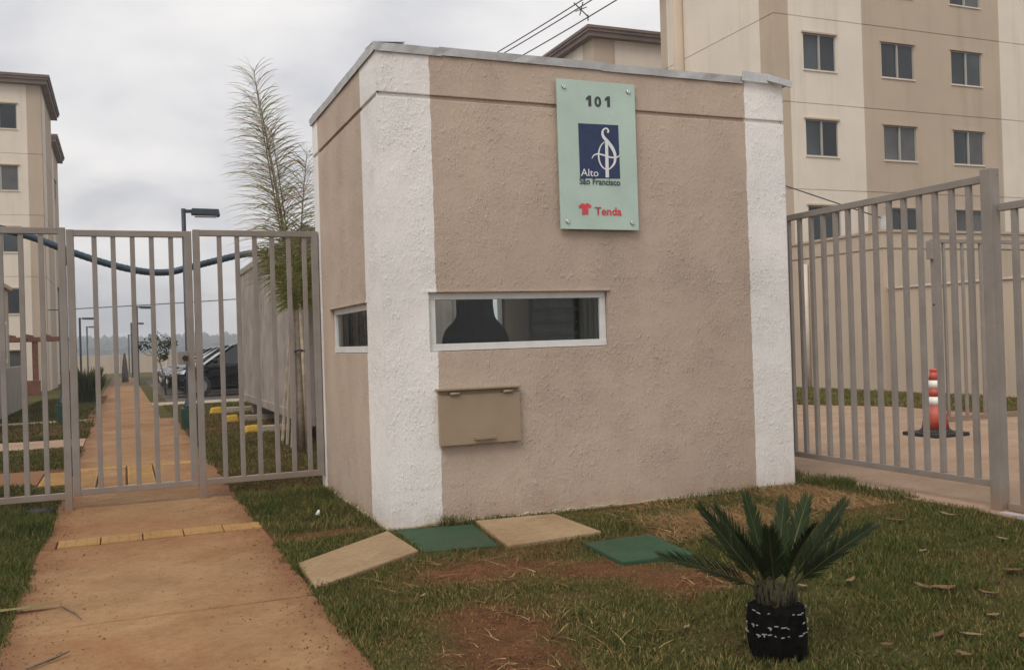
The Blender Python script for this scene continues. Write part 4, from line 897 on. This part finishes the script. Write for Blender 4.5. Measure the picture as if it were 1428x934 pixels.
# ================================================================== CARS
def loft(mb, rings, m=0):
    for a, c in zip(rings, rings[1:]):
        for k in range(len(a)): mb.quad([a[k], a[(k+1) % len(a)], c[(k+1) % len(c)], c[k]], m, True)
    mb.quad(list(reversed(rings[0])), m); mb.quad(rings[-1], m)
def make_car(paint, label):
    t = thing('parked_car', label, 'car', (0, 0, 0), 'cars parked along the walkway')
    st = [(0, .36, .60, .60), (.10, .24, .70, .74), (.45, .20, .80, .82), (1.0, .19, .90, .85), (2.0, .19, .93, .86), (3.1, .19, .96, .86), (3.8, .22, .99, .83), (4.12, .30, .92, .76), (4.2, .42, .78, .66)]
    rings = []
    for x, zb, zt, w_ in st:
        rings.append([(x, y*w_, zb+(zt-zb)*h) for y, h in ((-.80, 0), (.80, 0), (.97, .14), (1, .5), (.97, .85), (.88, 1), (.45, 1.05), (-.45, 1.05), (-.88, 1), (-.97, .85), (-1, .5), (-.97, .14))])
    b = MB(); loft(b, rings); bd = b.build('body', paint, t, sub=1)
    b = MB(); rings = []
    for x, z, w0, w1 in ((.98, .90, .76, .74), (1.38, 1.18, .77, .66), (1.80, 1.43, .78, .56), (2.5, 1.47, .78, .56), (3.15, 1.42, .77, .55), (3.62, 1.18, .75, .62), (3.95, .96, .70, .68)):
        rings.append([(x, -w0, .86), (x, w0, .86), (x, w1, z), (x, -w1, z)])
    loft(b, rings); b.build('windows', 'dglass', t)
    b = MB(); rr = [[(x, -w_, z), (x, w_, z), (x, w_*.94, z+.022), (x, -w_*.94, z+.022)] for x, w_, z in ((1.72, .575, 1.39), (1.9, .585, 1.447), (2.5, .59, 1.476), (3.1, .58, 1.435), (3.25, .56, 1.37))]
    loft(b, rr); b.build('roof', paint, t)
    for s in (-1, 1):
        for (xa, za, wa, xb, zb, wb) in ((1.0, .90, .765, 1.78, 1.42, .575), (2.45, .92, .79, 2.5, 1.46, .575), (3.2, 1.40, .565, 3.85, 1.0, .70), (3.25, .94, .785, 3.1, 1.43, .57)):
            MB().bar((xa, s*wa, za), (xb, s*wb, zb), .055, .05).build('pillar', paint, t)
        m_ = MB(); m_.box(1.18, 1.32, s*.94-.09, s*.94+.09, .93, 1.06); m_.build('mirror', paint, t, bevel=.03)
        MB().hexa([(.05, s*.42, .60), (.14, s*.70, .60), (.42, s*.80, .66), (.10, s*.42, .64), (.07, s*.42, .70), (.17, s*.71, .71), (.48, s*.79, .78), (.14, s*.42, .73)]).build('headlight', 'lens', t)
        for xw in (.82, 3.38):
            pass
            ti = MB().tube([(xw, s*.66, .31), (xw, s*.68, .31), (xw, s*.855, .31), (xw, s*.875, .31)], [.29, .31, .31, .285], 22).build('wheel', 'rubber', t)
            MB().tube([(xw, s*.80, .31), (xw, s*.882, .31)], [.19, .20], 16).build('rim', 'rim', ti)
    MB().box(-.012, .03, -.26, .26, .40, .51).build('number_plate', 'wband', t); MB().box(-.004, .05, -.5, .5, .26, .38).build('grille', 'rubber', t)
    return t
c0 = make_car('carblk', 'black sedan parked beside the container end'); cz = .016
c0.location = (-.48, 22.3, gz(22.3)+cz)
c1 = make_car('cargrey', 'silver car parked between the two nearest black cars'); c1.location = (-.55, 24.9, gz(24.9)+cz)
c2 = copy_tree(c0); c2['label'] = 'black car parked directly beyond the first silver car'; c2.location = (-.5, 27.6, gz(27.6)+cz)
c3 = copy_tree(c0); c3['label'] = 'black car parked between black car and the last silver car'; c3.location = (-.5, 30.4, gz(30.4)+cz)
c4 = copy_tree(c1); c4['label'] = 'silver car parked last in the row of cars'; c4.location = (-.5, 33.2, gz(33.2)+cz)

# ================================================================== APARTMENT BLOCKS
def windows_on(parent, rects, O, U, Nn, dep=.09):
    O, U, Nn = Vector(O), Vector(U), Vector(Nn); Zv = Vector((0, 0, 1)); P = lambda x, z, d: O+U*x+Zv*z-Nn*d
    def hx(b, x0, x1, z0, z1, d0, d1, m=0): b.hexa([P(x0, z0, d0), P(x1, z0, d0), P(x1, z0, d1), P(x0, z0, d1), P(x0, z1, d0), P(x1, z1, d0), P(x1, z1, d1), P(x0, z1, d1)], m)
    for x0, x1, z0, z1 in rects:
        b = MB(); f = .045; e = .003; xm = (x0+x1)/2; f = .03
        hx(b, x0+e, x1-e, z0+e, z0+f, .02, dep-.006); hx(b, x0+e, x1-e, z1-f, z1-e, .021, dep-.006); hx(b, x0+e, x0+f, z0+f, z1-f, .022, dep-.007); hx(b, x1-f, x1-e, z0+f, z1-f, .022, dep-.007); hx(b, xm-.03, xm+.03, z0+f, z1-f, .016, dep-.007)
        w_ = b.build('window', 'afr', parent)
        for a, c in ((x0+f, xm-.03), (xm+.03, x1-f)):
            b = MB(); hx(b, a-.004, c+.004, z0+f-.004, z1-f+.004, .045+.012*(a < xm), .070+random.uniform(0, .008)); b.build('pane', random.choice(('dglass', 'dglass', 'dglass2', 'dglass3')), w_)
        b = MB(); hx(b, x0-.03, x1+.03, z0-.035, z0-.002, -.03, .0); b.build('sill', 'apt_w', w_)
        b = MB(); hx(b, x0-.05, x1+.05, z1+.004, z1+.05, -.05, .0); b.build('lintel', 'apt_b', w_)
def apartment(label, x0, x1, y0, y1, z0, ztop, fwin, fbands, swin, sbands, side, storey=2.43, zgr=(), group='apartment blocks of the estate'):
    """side=+1: side wall seen is the x1 one, -1: the x0 one. bands: sorted (position, material)"""
    t = thing('apartment_building', label, 'building', ((x0+x1)/2, y0, z0), group)
    b = MB()
    def build_face(O, U, Nn, L, wins, bands):
        xs = sorted(set([0, L]+[p for p, _ in bands if 0 < p < L]+[q for w_ in wins for q in w_[:2]])); zs = sorted(set([z0-.3, ztop]+[q for w_ in wins for q in w_[2:]]+[q for g_ in zgr for q in (g_, g_+.025)]))
        def cell(i, j, x, z):
            m = 0
            for p, mm in bands:
                if x >= p: m = mm
            for a, c, za, zb in wins:
                if a < x < c and za < z < zb: return (.09, 0)
            for g_ in zgr:
                if g_ < z < g_+.025: return (.018, m)
            return (0, m)
        facade(b, O, U, Nn, xs, zs, cell); 
    build_face((x0, y0, 0), (1, 0, 0), (0, -1, 0), x1-x0, fwin, fbands)
    sxx = x1 if side > 0 else x0
    build_face((sxx, y0, 0), (0, 1, 0), (side, 0, 0), y1-y0, swin, sbands)
    ox = x0 if side > 0 else x1
    b.quad([(ox, y0, z0-.3), (ox, y1, z0-.3), (ox, y1, ztop), (ox, y0, ztop)]); b.quad([(x0, y1, z0-.3), (x1, y1, z0-.3), (x1, y1, ztop), (x0, y1, ztop)])
    b.build('wall', ['apt_w', 'apt_b'], t, recalc=False)
    oh = .32; b = MB(); b.box(x0-oh, x1+oh, y0-oh, y1+oh, ztop, ztop+.10); b.box(x0-oh+.06, x1+oh-.06, y0-oh+.06, y1+oh-.06, ztop-.16, ztop-.002); b.box(x0-oh-.04, x1+oh+.04, y0-oh-.04, y1+oh+.04, ztop+.102, ztop+.2); b.build('roof', 'apt_roof', t)
    windows_on(t, fwin, (x0, y0, 0), (1, 0, 0), (0, -1, 0)); windows_on(t, swin, (sxx, y0, 0), (0, 1, 0), (side, 0, 0))
    return t
zg = [2.36+2.42*k for k in range(4)]
# left block: right corner at x=-4.4 (eave at -4.06)
zl = gz(35.5)
lw = []
for k in range(5):
    zz = 10.24-2.45*k
    for xr in (-5.27, -9.4, -12.2): lw.append((xr-1.25+16.4, xr+16.4, zz, zz+1.0))
apartment('cream apartment block behind the pergola, left of walkway', -16.4, -4.40, 35.8, 41.7, zl, 12.2, lw, [(0, 0), (11.5-.02, 1)], [], [(0, 1), (.55, 0), (2.2, 1)], 1, zgr=[9.26-2.45*k for k in range(4)])
apartment('cream apartment block farther back along the walkway', -16.6, -4.75, 46.9, 52.5, gz(47), 12.2, [], [(0, 0), (11.2, 1)], [(2.2, 3.4, 9.5, 10.5)], [(0, 1), (.6, 0), (2.0, 1)], 1, zgr=[9.2-2.45*k for k in range(4)])
# right block
rw = []
for k in range(4):
    zz = 8.56-2.42*k
    for a in (16.19, 19.02, 21.76, 25.6, 28.4): rw.append((a-15.2, a+1.14-15.2+(.1 if a > 18 else 0), zz, zz+1.02))
for a in (21.78,): rw.append((a-15.2, a+1.24-15.2, 10.98, 11.9))
rw.append((.99, 2.13, 10.98, 11.9)); rw.append((3.82, 5.06, 10.98, 11.9))
rb = apartment('tall cream apartment block rising behind gatehouse and beige wall', 15.2, 33., 14.9, 20.7, -.1, 12.9, rw, [(0, 1), (.50, 0), (3.12, 1), (8.6, 0), (11.6, 1), (14, 0)], [], [(0, 1), (.62, 0), (5.1, 0), (5.4, 1)], -1, zgr=[10.02-2.42*k for k in range(4)])
b = MB(); b.tube([(15.08, 19.45, 0), (15.08, 19.45, 12.9)], .17, 12); b.build('downpipe', 'apt_b', rb)
apartment('cream apartment block roof showing above the gatehouse parapet', 14.34, 30., 23.9, 33, -.1, 12.2, [(.9, 2.1, 9.6, 10.6), (3.2, 4.4, 9.6, 10.6)], [(0, 1), (.9, 0), (3, 1), (8, 0)], [(2.0, 3.2, 9.6, 10.6)], [(0, 1), (.8, 0), (3.6, 1)], -1, zgr=[10.9, 8.5, 6.1])

# perimeter wall on the right, in panels
PW = thing('perimeter_wall', 'high beige plastered perimeter wall with groove below the driveway windows', 'wall', (12.3, 8.2, 0))
b = MB()
gcell = lambda i, j, x, z: (.03 if 2.80 < z < 2.84 else 0, 0)
facade(b, (12.3, 8.2, 0), (1, 0, 0), (0, -1, 0), [0, 14], [-.2, 2.80, 2.84, 3.15], gcell); facade(b, (12.3, 8.2, 0), (0, 1, 0), (-1, 0, 0), [0, 6.5], [-.2, 2.80, 2.84, 3.15], gcell)
b.quad([(12.3, 8.2, 3.15), (26.3, 8.2, 3.15), (26.3, 8.5, 3.15), (12.6, 8.5, 3.15)]); b.quad([(12.3, 8.2, 3.15), (12.6, 8.5, 3.15), (12.6, 14.7, 3.15), (12.3, 14.7, 3.15)])
b.quad([(12.6, 8.5, -.2), (26.3, 8.5, -.2), (26.3, 8.5, 3.15), (12.6, 8.5, 3.15)]); b.quad([(12.6, 8.5, -.2), (12.6, 14.7, -.2), (12.6, 14.7, 3.15), (12.6, 8.5, 3.15)])
b.build('wall', 'retain', PW, recalc=False)
MB().box(12.27, 26.3, 8.17, 8.45, 3.152, 3.20).build('coping', 'apt_b', PW); MB().box(12.27, 12.55, 8.452, 14.7, 3.152, 3.20).build('coping', 'apt_b', PW)
MB().tube([(12.24, 10.4, -.1), (12.24, 10.4, 2.7)], .05, 10).build('drain_pipe', 'cap', PW)
LW = thing('boundary_wall', 'low beige wall with pale coping beside the drive verge', 'wall', (12.45, 5, 0))
MB().box(12.42, 12.60, -2.0, 8.19, -.2, 2.02).build('wall', 'retain', LW); MB().box(12.39, 12.63, -2.0, 8.19, 2.022, 2.065).build('coping', 'cap', LW)
# low building and wall on the left
LB = thing('low_building', 'low beige outbuilding with tall white framed windows left of lawn', 'building', (-6, 17, 0))
b = MB(); z0 = gz(18)
lwn = [(.6, 1.6), (2.6, 3.6), (4.6, 5.6), (6.6, 7.6), (8.6, 9.4)]
facade(b, (-4.45, 12.6, 0), (0, 1, 0), (1, 0, 0), sorted([0, 10.0]+[q for a in lwn for q in a]), [z0-.2, 1.05, 2.15, 3.0], lambda i, j, x, z: (.08, None) if any(a < x < c for a, c in lwn) and 1.05 < z < 2.15 else (0, 0))
b.quad([(-9, 12.6, z0-.2), (-4.45, 12.6, z0-.2), (-4.45, 12.6, 3), (-9, 12.6, 3)]); b.quad([(-9, 22.6, z0-.2), (-4.45, 22.6, z0-.2), (-4.45, 22.6, 3), (-9, 22.6, 3)]); b.quad([(-9, 12.6, 3), (-4.45, 12.6, 3), (-4.45, 22.6, 3), (-9, 22.6, 3)])
b.quad([(-9, 12.6, z0-.2), (-9, 22.6, z0-.2), (-9, 22.6, 3), (-9, 12.6, 3)])
b.build('wall', 'apt_b', LB, recalc=False)
for a, c in lwn:
    y0, y1 = 12.6+a, 12.6+c; b = MB()
    b.box(-4.53, -4.44, y0, y0+.09, 1.05, 2.15); b.box(-4.53, -4.44, y1-.09, y1, 1.05, 2.15); b.box(-4.53, -4.44, y0+.09, y1-.09, 1.05, 1.14); b.box(-4.53, -4.44, y0+.09, y1-.09, 2.06, 2.15); f = b.build('window', 'alu', LB)
    MB().box(-4.51, -4.49, y0+.09, y1-.09, 1.14, 2.06).build('pane', 'dglass', f)
MB().box(-9.15, -4.36, 12.45, 22.75, 3.004, 3.10).build('roof', 'apt_b', LB)
o = MB().box(-4.15, -3.95, 9.9, 21.4, -.3, .98).build('garden_wall', 'bench', bevel=.01); tag(o, 'low plain grey rendered wall in front of the outbuilding', 'wall')
# pergola
pgx, pgy = -4.95, 31.0; z = gz(31)
PG = thing('pergola', 'red brown timber pergola in front of the cream apartment block', 'pergola', (pgx, pgy, z))
for x, y in ((-4.82, 30.6), (-4.46, 30.7), (-6.2, 33.3), (-3.72, 33.8), (-7.2, 30.6)): MB().box(x-.09, x+.09, y-.09, y+.09, z-.1, 1.78).build('post', 'wood_red', PG, bevel=.01)
for y in (30.65, 33.3): MB().bar((-7.5, y, 1.80), (-3.5, y, 1.80), .16, .14).build('beam', 'wood_red', PG)
for x in np.arange(-7.2, -3.6, .6): MB().bar((x, 30.2, 1.93), (x, 34.2, 1.93), .07, .12).build('rafter', 'wood_red', PG)
MB().box(-4.82, -4.32, 30.45, 30.85, z-.1, .35).build('planter_box', 'wood_red', PG, bevel=.01)
# far wall and hills
FW = thing('boundary_wall', 'long pale beige boundary wall closing the far end of path', 'wall', (0, 86, gz(86)))
for k in range(15):
    x = -30+k*4.0; MB().box(x+.02, x+3.98, 86, 86.2, gz(86)-.3, 1.02+random.uniform(-.02, .02)).build('panel', 'retain', FW)
    MB().box(x-.1, x+.1, 85.95, 86.25, gz(86)-.3, 1.12).build('pier', 'cap', FW)
b = MB(); hx_ = np.arange(-700, 900, 10.); K = 7
def hh(x, k): return (6.5+6.0*vnoise(np.array([x]), np.array([k*3.]), .006, 51)[0]+2.0*vnoise(np.array([x]), np.array([k*9.]), .06, 52)[0])
rows = []
for k in range(K):
    q = k/(K-1); rows.append([(x, 520+k*22, -4+(hh(x, k*.2)+4)*math.sin(q*math.pi/2)+1.5*vnoise(np.array([x]), np.array([k*7.]), .09, 53)[0]*(q > 0)) for x in hx_])
for a, c in zip(rows, rows[1:]):
    for i in range(len(a)-1): b.quad([a[i], a[i+1], c[i+1], c[i]], 0, True)
struct(b.build('hill', 'hill'))
# tree clumps along the ridge read as a distant wood
V, F = [], []
for k in range(2600):
    x = random.uniform(-330, 380); y = random.uniform(500, 640); zz = 2+(y-500)/140*7+random.uniform(-1, 1.6); s = random.uniform(1.6, 4.2); n = len(V)
    for a in range(5): V.append((x+s*math.cos(a*1.257+k)*random.uniform(.7, 1.2), y+s*math.sin(a*1.257+k), zz+random.uniform(-.8, .6)))
    V.append((x, y, zz+s*random.uniform(.6, 1.1))); V.append((x, y, zz-s))
    for a in range(5): F += [(n+a, n+(a+1) % 5, n+5), (n+(a+1) % 5, n+a, n+6)]
me = bpy.data.meshes.new('distant_wood'); me.from_pydata(V, [], F); me.materials.append(M['hill']); o = bpy.data.objects.new('distant_wood', me); COL.objects.link(o); tag(o, 'hazy wooded ridge beyond the far wall', 'woodland', kind='stuff')

# small tree by the cars, tall grass clump by path
def leafy_tree(name, label, base, lean, h, crown, nleaf, ls, cols, trunk_r):
    bx_, by_, bz_ = base; t = thing(name, label, 'tree', base)
    top = Vector((bx_+lean[0], by_+lean[1], bz_+h)); mid = Vector((bx_+lean[0]*.35, by_+lean[1]*.35, bz_+h*.5)); b = MB()
    b.tube([(bx_, by_, bz_-.05), mid, top], [trunk_r, trunk_r*.75, trunk_r*.35], 8); cl = []
    for (cx, cy, cz, r_) in crown:
        c = Vector((bx_+cx, by_+cy, bz_+cz)); cl.append((c, r_)); b.tube([mid.lerp(top, random.uniform(.3, .9)), mid.lerp(c, .6)+Vector((0, 0, .05)), c], [trunk_r*.5, trunk_r*.35, trunk_r*.15], 6)
    b.build('trunk', 'bark', t); V, F, C = [], [], []
    for k in range(nleaf):
        c, r_ = random.choice(cl); d = Vector((random.gauss(0, 1), random.gauss(0, 1), random.gauss(0, .8))).normalized()*r_*random.random()**.5; p = c+d
        u = Vector((random.gauss(0, 1), random.gauss(0, 1), random.gauss(0, .7))).normalized()*ls; q = u.orthogonal().normalized()*ls*.45; n = len(V)
        f_ = random.random(); cc = tuple(cols[0][j]*(1-f_)+cols[1][j]*f_ for j in range(3)); V += [p-u, p+q, p+u, p-q]; C += [cc]*4; F.append((n, n+1, n+2, n+3))
    col_mesh('crown', V, F, C, 'leaf', t); return t
leafy_tree('sapling', 'small leafy sapling with leaning pale trunk beside parked cars', (-.42, 24.6, gz(24.6)), (-.25, .1, 1.45), 1.45, [(-.55, 0, 1.55, .22), (-.25, .1, 1.75, .25), (.0, 0, 1.5, .22), (.2, .1, 1.62, .2), (-.05, -.1, 1.2, .16), (-.8, 0, 1.5, .12)], 520, .055, ((.018, .03, .01), (.045, .06, .022)), .03)
V, F, C = [], [], []
for k in range(700):
    a = random.uniform(0, 6.28); r_ = random.random()**.5*.32; x, y = -2.62+math.cos(a)*r_, 22.2+math.sin(a)*r_*1.4; h_ = random.uniform(.5, 1.0); l = random.uniform(.05, .35); aa = a+random.uniform(-.7, .7); n = len(V); zz = gz(y)
    V += [(x-.012, y, zz), (x+.012, y, zz), (x+math.cos(aa)*l*.4+.01, y+math.sin(aa)*l*.4, zz+h_*.7), (x+math.cos(aa)*l, y+math.sin(aa)*l, zz+h_)]; F.append((n, n+1, n+2, n+3)); f_ = random.random(); C += [(.045+.03*f_, .06+.03*f_, .012)]*4
tc_ = thing('grass_clump', 'tall green ornamental grass clump on left edge of path', 'plant', (-2.62, 22.2, gz(22.2))); col_mesh('leaves', V, F, C, 'leaf', tc_)
b = MB(); b.lathe((-1.55, 46, gz(46)), [(.17, 0), (.16, .5), (.10, 1.1), (.04, 1.5)], 10); tag(b.build('covered_post', 'wrapgrey'), 'slim grey tapered cover standing on the path before the far wall', 'post')

# ================================================================== TRAFFIC CONE
kx, ky = 6.93, 1.96
KC = thing('traffic_cone', 'orange and white striped traffic cone on the driveway', 'cone', (kx, ky, .012))
MB().box(kx-.25, kx+.25, ky-.25, ky+.25, .012, .055).lathe((kx, ky, 0), [(.185, .053), (.165, .085)], 20).build('base', 'rubber', KC, bevel=.012)
zz = lambda z: .150-(z-.08)/.66*.108
for i, (za, zb, mt, nm) in enumerate(((.08, .36, 'orange', 'body'), (.36, .455, 'wband', 'band'), (.455, .55, 'orange', 'body'), (.55, .64, 'wband', 'band'), (.64, .735, 'orange', 'body'))):
    e = .002 if nm == 'band' else 0
    MB().lathe((kx, ky, 0), [(zz(za)+e, za), (zz(zb)+e, zb)], 24).build(nm, mt, KC)
MB().lathe((kx, ky, 0), [(.038, .733), (.047, .745), (.047, .765), (.03, .772)], 18).build('tip', 'orange', KC)

# ================================================================== POLE AND WIRES
ux, uy = 5.28, 15.1
UP = thing('utility_pole', 'concrete utility pole hidden behind the gatehouse carrying overhead cables', 'pole', (ux, uy, gz(uy)))
ztop = atY(600, 75, uy).z
MB().lathe((ux, uy, 0), [(.14, gz(uy)-.3), (.10, ztop)], 12).build('pole', 'pole', UP); MB().bar((ux-.4, uy, 7.0), (ux+.4, uy, 7.0), .08, .08).build('crossarm', 'wood_red', UP)
def cable(name, label, a, c, sag, r=.012, n=24, group=None):
    a, c = Vector(a), Vector(c); b = MB(); b.tube([a.lerp(c, i/n)-Vector((0, 0, sag*4*(i/n)*(1-i/n))) for i in range(n+1)], r, 6); return tag(b.build(name, 'wire'), label, 'cable', group)
d0 = (atZ(830, 0, 7)-Vector((ux, uy, 7))); 
for k, (dx_, dz_) in enumerate(((-.10, .12), (.02, .10), (.14, -.08))):
    a = Vector((ux+dx_, uy, 7.05+dz_)); cable('overhead_cable', 'thin overhead cable rising from behind gatehouse across the sky', a, a+d0*3.4+Vector((0, 0, 1.2)), .55, .011, 40, 'overhead cables over the gatehouse')
sp = atZ(793, 15, 7.0)
b = MB(); sp = Vector((ux, uy, 7.05))+d0*.93+Vector((.02, 0, -.0)); f_ = .93/3.4; zc = 7.08+1.2*f_-.55*4*f_*(1-f_)
for a, c in (((-.13, .13), (.16, -.10)), ((.05, .16), (-.02, -.08)), ((-.10, -.02), (.12, .08)), ((.14, -.05), (.14, -.16))): b.bar((sp.x+a[0], sp.y, zc+a[1]), (sp.x+c[0], sp.y, zc+c[1]), .015, .015)
tag(b.build('cable_spacer', 'wire'), 'small spacer clamp holding the overhead cables together', 'cable clamp')
e_ = atY(1232, 305, 8.3); cable('service_cable', 'single drooping cable running to the corner of the beige wall', (ux, uy, ztop-.15), e_, .05, .012)
MB().box(e_.x-.04, e_.x+.04, 8.24, 8.34, 3.19, e_.z+.05).build('cable_bracket', 'flash', PW)
cable('service_cable', 'thin cable crossing the path from the cream apartment block', (-4.4, 36.5, 3.05), (14.3, 27, 3.9), .15, .018)

# ================================================================== LITTER
def dry_leaf(x, y, ln, wd, rz, curl, c, label, z=.03, name='fallen_leaf'):
    V, F, C = [], [], []; K = 7
    for i in range(K+1):
        t = i/K; w_ = wd*math.sin(math.pi*min(.98, .06+t*.92))**.8; xx = (t-.5)*ln; zc = z+curl*((t-.5)**2)*ln*2
        for s, dz in ((-1, curl*w_*.7), (0, 0), (1, curl*w_*.7)):
            lx, ly = xx, s*w_/2+.02*ln*math.sin(t*5); V.append((x+lx*math.cos(rz)-ly*math.sin(rz), y+lx*math.sin(rz)+ly*math.cos(rz), zc+dz+random.uniform(-.002, .002))); k_ = random.uniform(.8, 1.15); C.append(tuple(q*k_ for q in c))
    for i in range(K):
        for s in (0, 1): n = i*3+s; F.append((n, n+3, n+4, n+1))
    o = col_mesh(name, V, F, C, 'straw', None); md = o.modifiers.new('t', 'SOLIDIFY'); md.thickness = .0012
    return tag(o, label, 'leaf', 'dry leaves fallen on the lawn')
L0 = 'dry curled brown leaf fallen on the lawn grass'
for (x, y, ln, wd) in ((1.62, -2.5, .10, .03), (1.88, -2.82, .11, .06), (1.84, -2.76, .12, .04), (1.36, -2.47, .05, .035), (.54, -2.73, .05, .018), (-.01, -2.14, .06, .022), (-.3, -1.72, .07, .014), (1.35, -3.29, .10, .025), (1.47, -3.34, .09, .03), (2.44, -2.73, .10, .04), (1.08, -3.29, .05, .03), (2.0, -2.97, .09, .025),
                       (1.75, -3.2, .06, .03), (1.62, -3.45, .08, .03), (2.4, -2.2, .06, .03), (2.9, -1.5, .12, .04), (3.3, -1.55, .14, .04), (1.55, -2.85, .04, .018), (2.2, -1.9, .05, .02), (.2, -1.62, .05, .02), (1.9, -2.2, .05, .02), (3.0, -2.2, .08, .03), (1.25, -3.5, .07, .03)):
    dry_leaf(x, y, ln, wd, random.uniform(-1.3, 1.3)-YAW, random.uniform(.05, .35), random.choice(((.17, .10, .05), (.21, .14, .075), (.14, .075, .04), (.24, .17, .10))), L0)
dry_leaf(-2.10, -1.0, .42, .05, .10, .1, (.20, .17, .07), 'long yellowing leaf strip lying on walkway edge', .03)
o = MB().tube([(-1.99, -1.95, .022), (-1.90, -1.87, .024), (-1.845, -1.82, .03)], [.005, .006, .003], 6).build('twig', 'bark'); tag(o, 'short dark twig lying on the concrete walkway', 'twig')
o = MB().tube([(-1.92, -1.0, .02), (-1.85, -1.17, .02), (-1.82, -1.30, .022)], [.003, .004, .002], 6).build('twig', 'bark'); tag(o, 'thin twig beside the yellowing leaf strip on walkway', 'twig')
o = MB().tube([(-2.35, 2.02, .03), (-2.22, 2.0, .035), (-2.12, 2.0, .03)], [.03, .032, .025], 8).build('hose_end', 'rubber'); tag(o, 'black hose end in grass under the hinge side railing', 'hose')
o = MB().tube([(-.36, .62, .05), (-.35, .62, .085)], [.02, .006], 8).build('paper_scrap', 'wband'); tag(o, 'tiny white scrap in grass beside gatehouse left wall', 'scrap')

rc = np.random.default_rng(77); V, F, C = [], [], []
def crumb(x, y, z, sz, c):
    n = len(V)
    for k in range(5): a = k*1.257+rc.random(); V.append((x+math.cos(a)*sz*rc.uniform(.6, 1.2), y+math.sin(a)*sz*rc.uniform(.6, 1.2), z))
    V.append((x+rc.uniform(-.3, .3)*sz, y+rc.uniform(-.3, .3)*sz, z+sz*rc.uniform(.5, 1.0))); C.extend([c]*6); F.extend([(n+k, n+(k+1) % 5, n+5) for k in range(5)])
for k in range(2600):
    side = rc.random() < .55; d = abs(rc.normal(0, .13)); x = (PX1-d) if side else (PX0+d); y = rc.uniform(-3.4, 2.9)
    if rc.random() < .25: x = rc.uniform(PX0+.05, PX1-.05)
    f_ = rc.uniform(.6, 1.3); crumb(x, y, .013, rc.uniform(.0015, .0055)*(1.6 if rc.random() < .06 else 1), (.17*f_, .078*f_, .036*f_))
for (cx, cy, rx, ry, n_) in ((1.02, -2.05, .34, .26, 700), (.08, -1.33, .46, .24, 700), (-.14, -2.3, .26, .46, 600), (-.28, -2.8, .24, .35, 350), (.72, -1.62, .33, .2, 350), (2.0, -.2, .9, .14, 300), (-.45, .12, .36, .12, 250)):
    for k in range(n_): f_ = rc.uniform(.55, 1.4); crumb(cx+rc.normal(0, .5)*rx, cy+rc.normal(0, .5)*ry, .008, rc.uniform(.002, .009), (.15*f_, .068*f_, .032*f_))
o = col_mesh('soil_crumbs', V, F, C, 'straw', None); tag(o, 'loose crumbs of red soil on path edges and bare patches', 'soil', kind='stuff')

# ================================================================== HAZE
o = MB().box(-760, 950, -64, 720, -7, 24).build('haze', 'wire'); o.data.materials.clear()
hm = bpy.data.materials.new('haze_air'); hm.use_nodes = True; hm.node_tree.nodes.clear()
ho = hm.node_tree.nodes.new('ShaderNodeOutputMaterial'); pv = hm.node_tree.nodes.new('ShaderNodeVolumePrincipled'); pv.inputs['Color'].default_value = (.86, .90, .96, 1); pv.inputs['Density'].default_value = .0017; pv.inputs['Anisotropy'].default_value = .2
hm.node_tree.links.new(pv.outputs[0], ho.inputs['Volume']); o.data.materials.append(hm); o['kind'] = 'stuff'; o['label'] = 'thin pale haze over the estate'; o['category'] = 'haze'
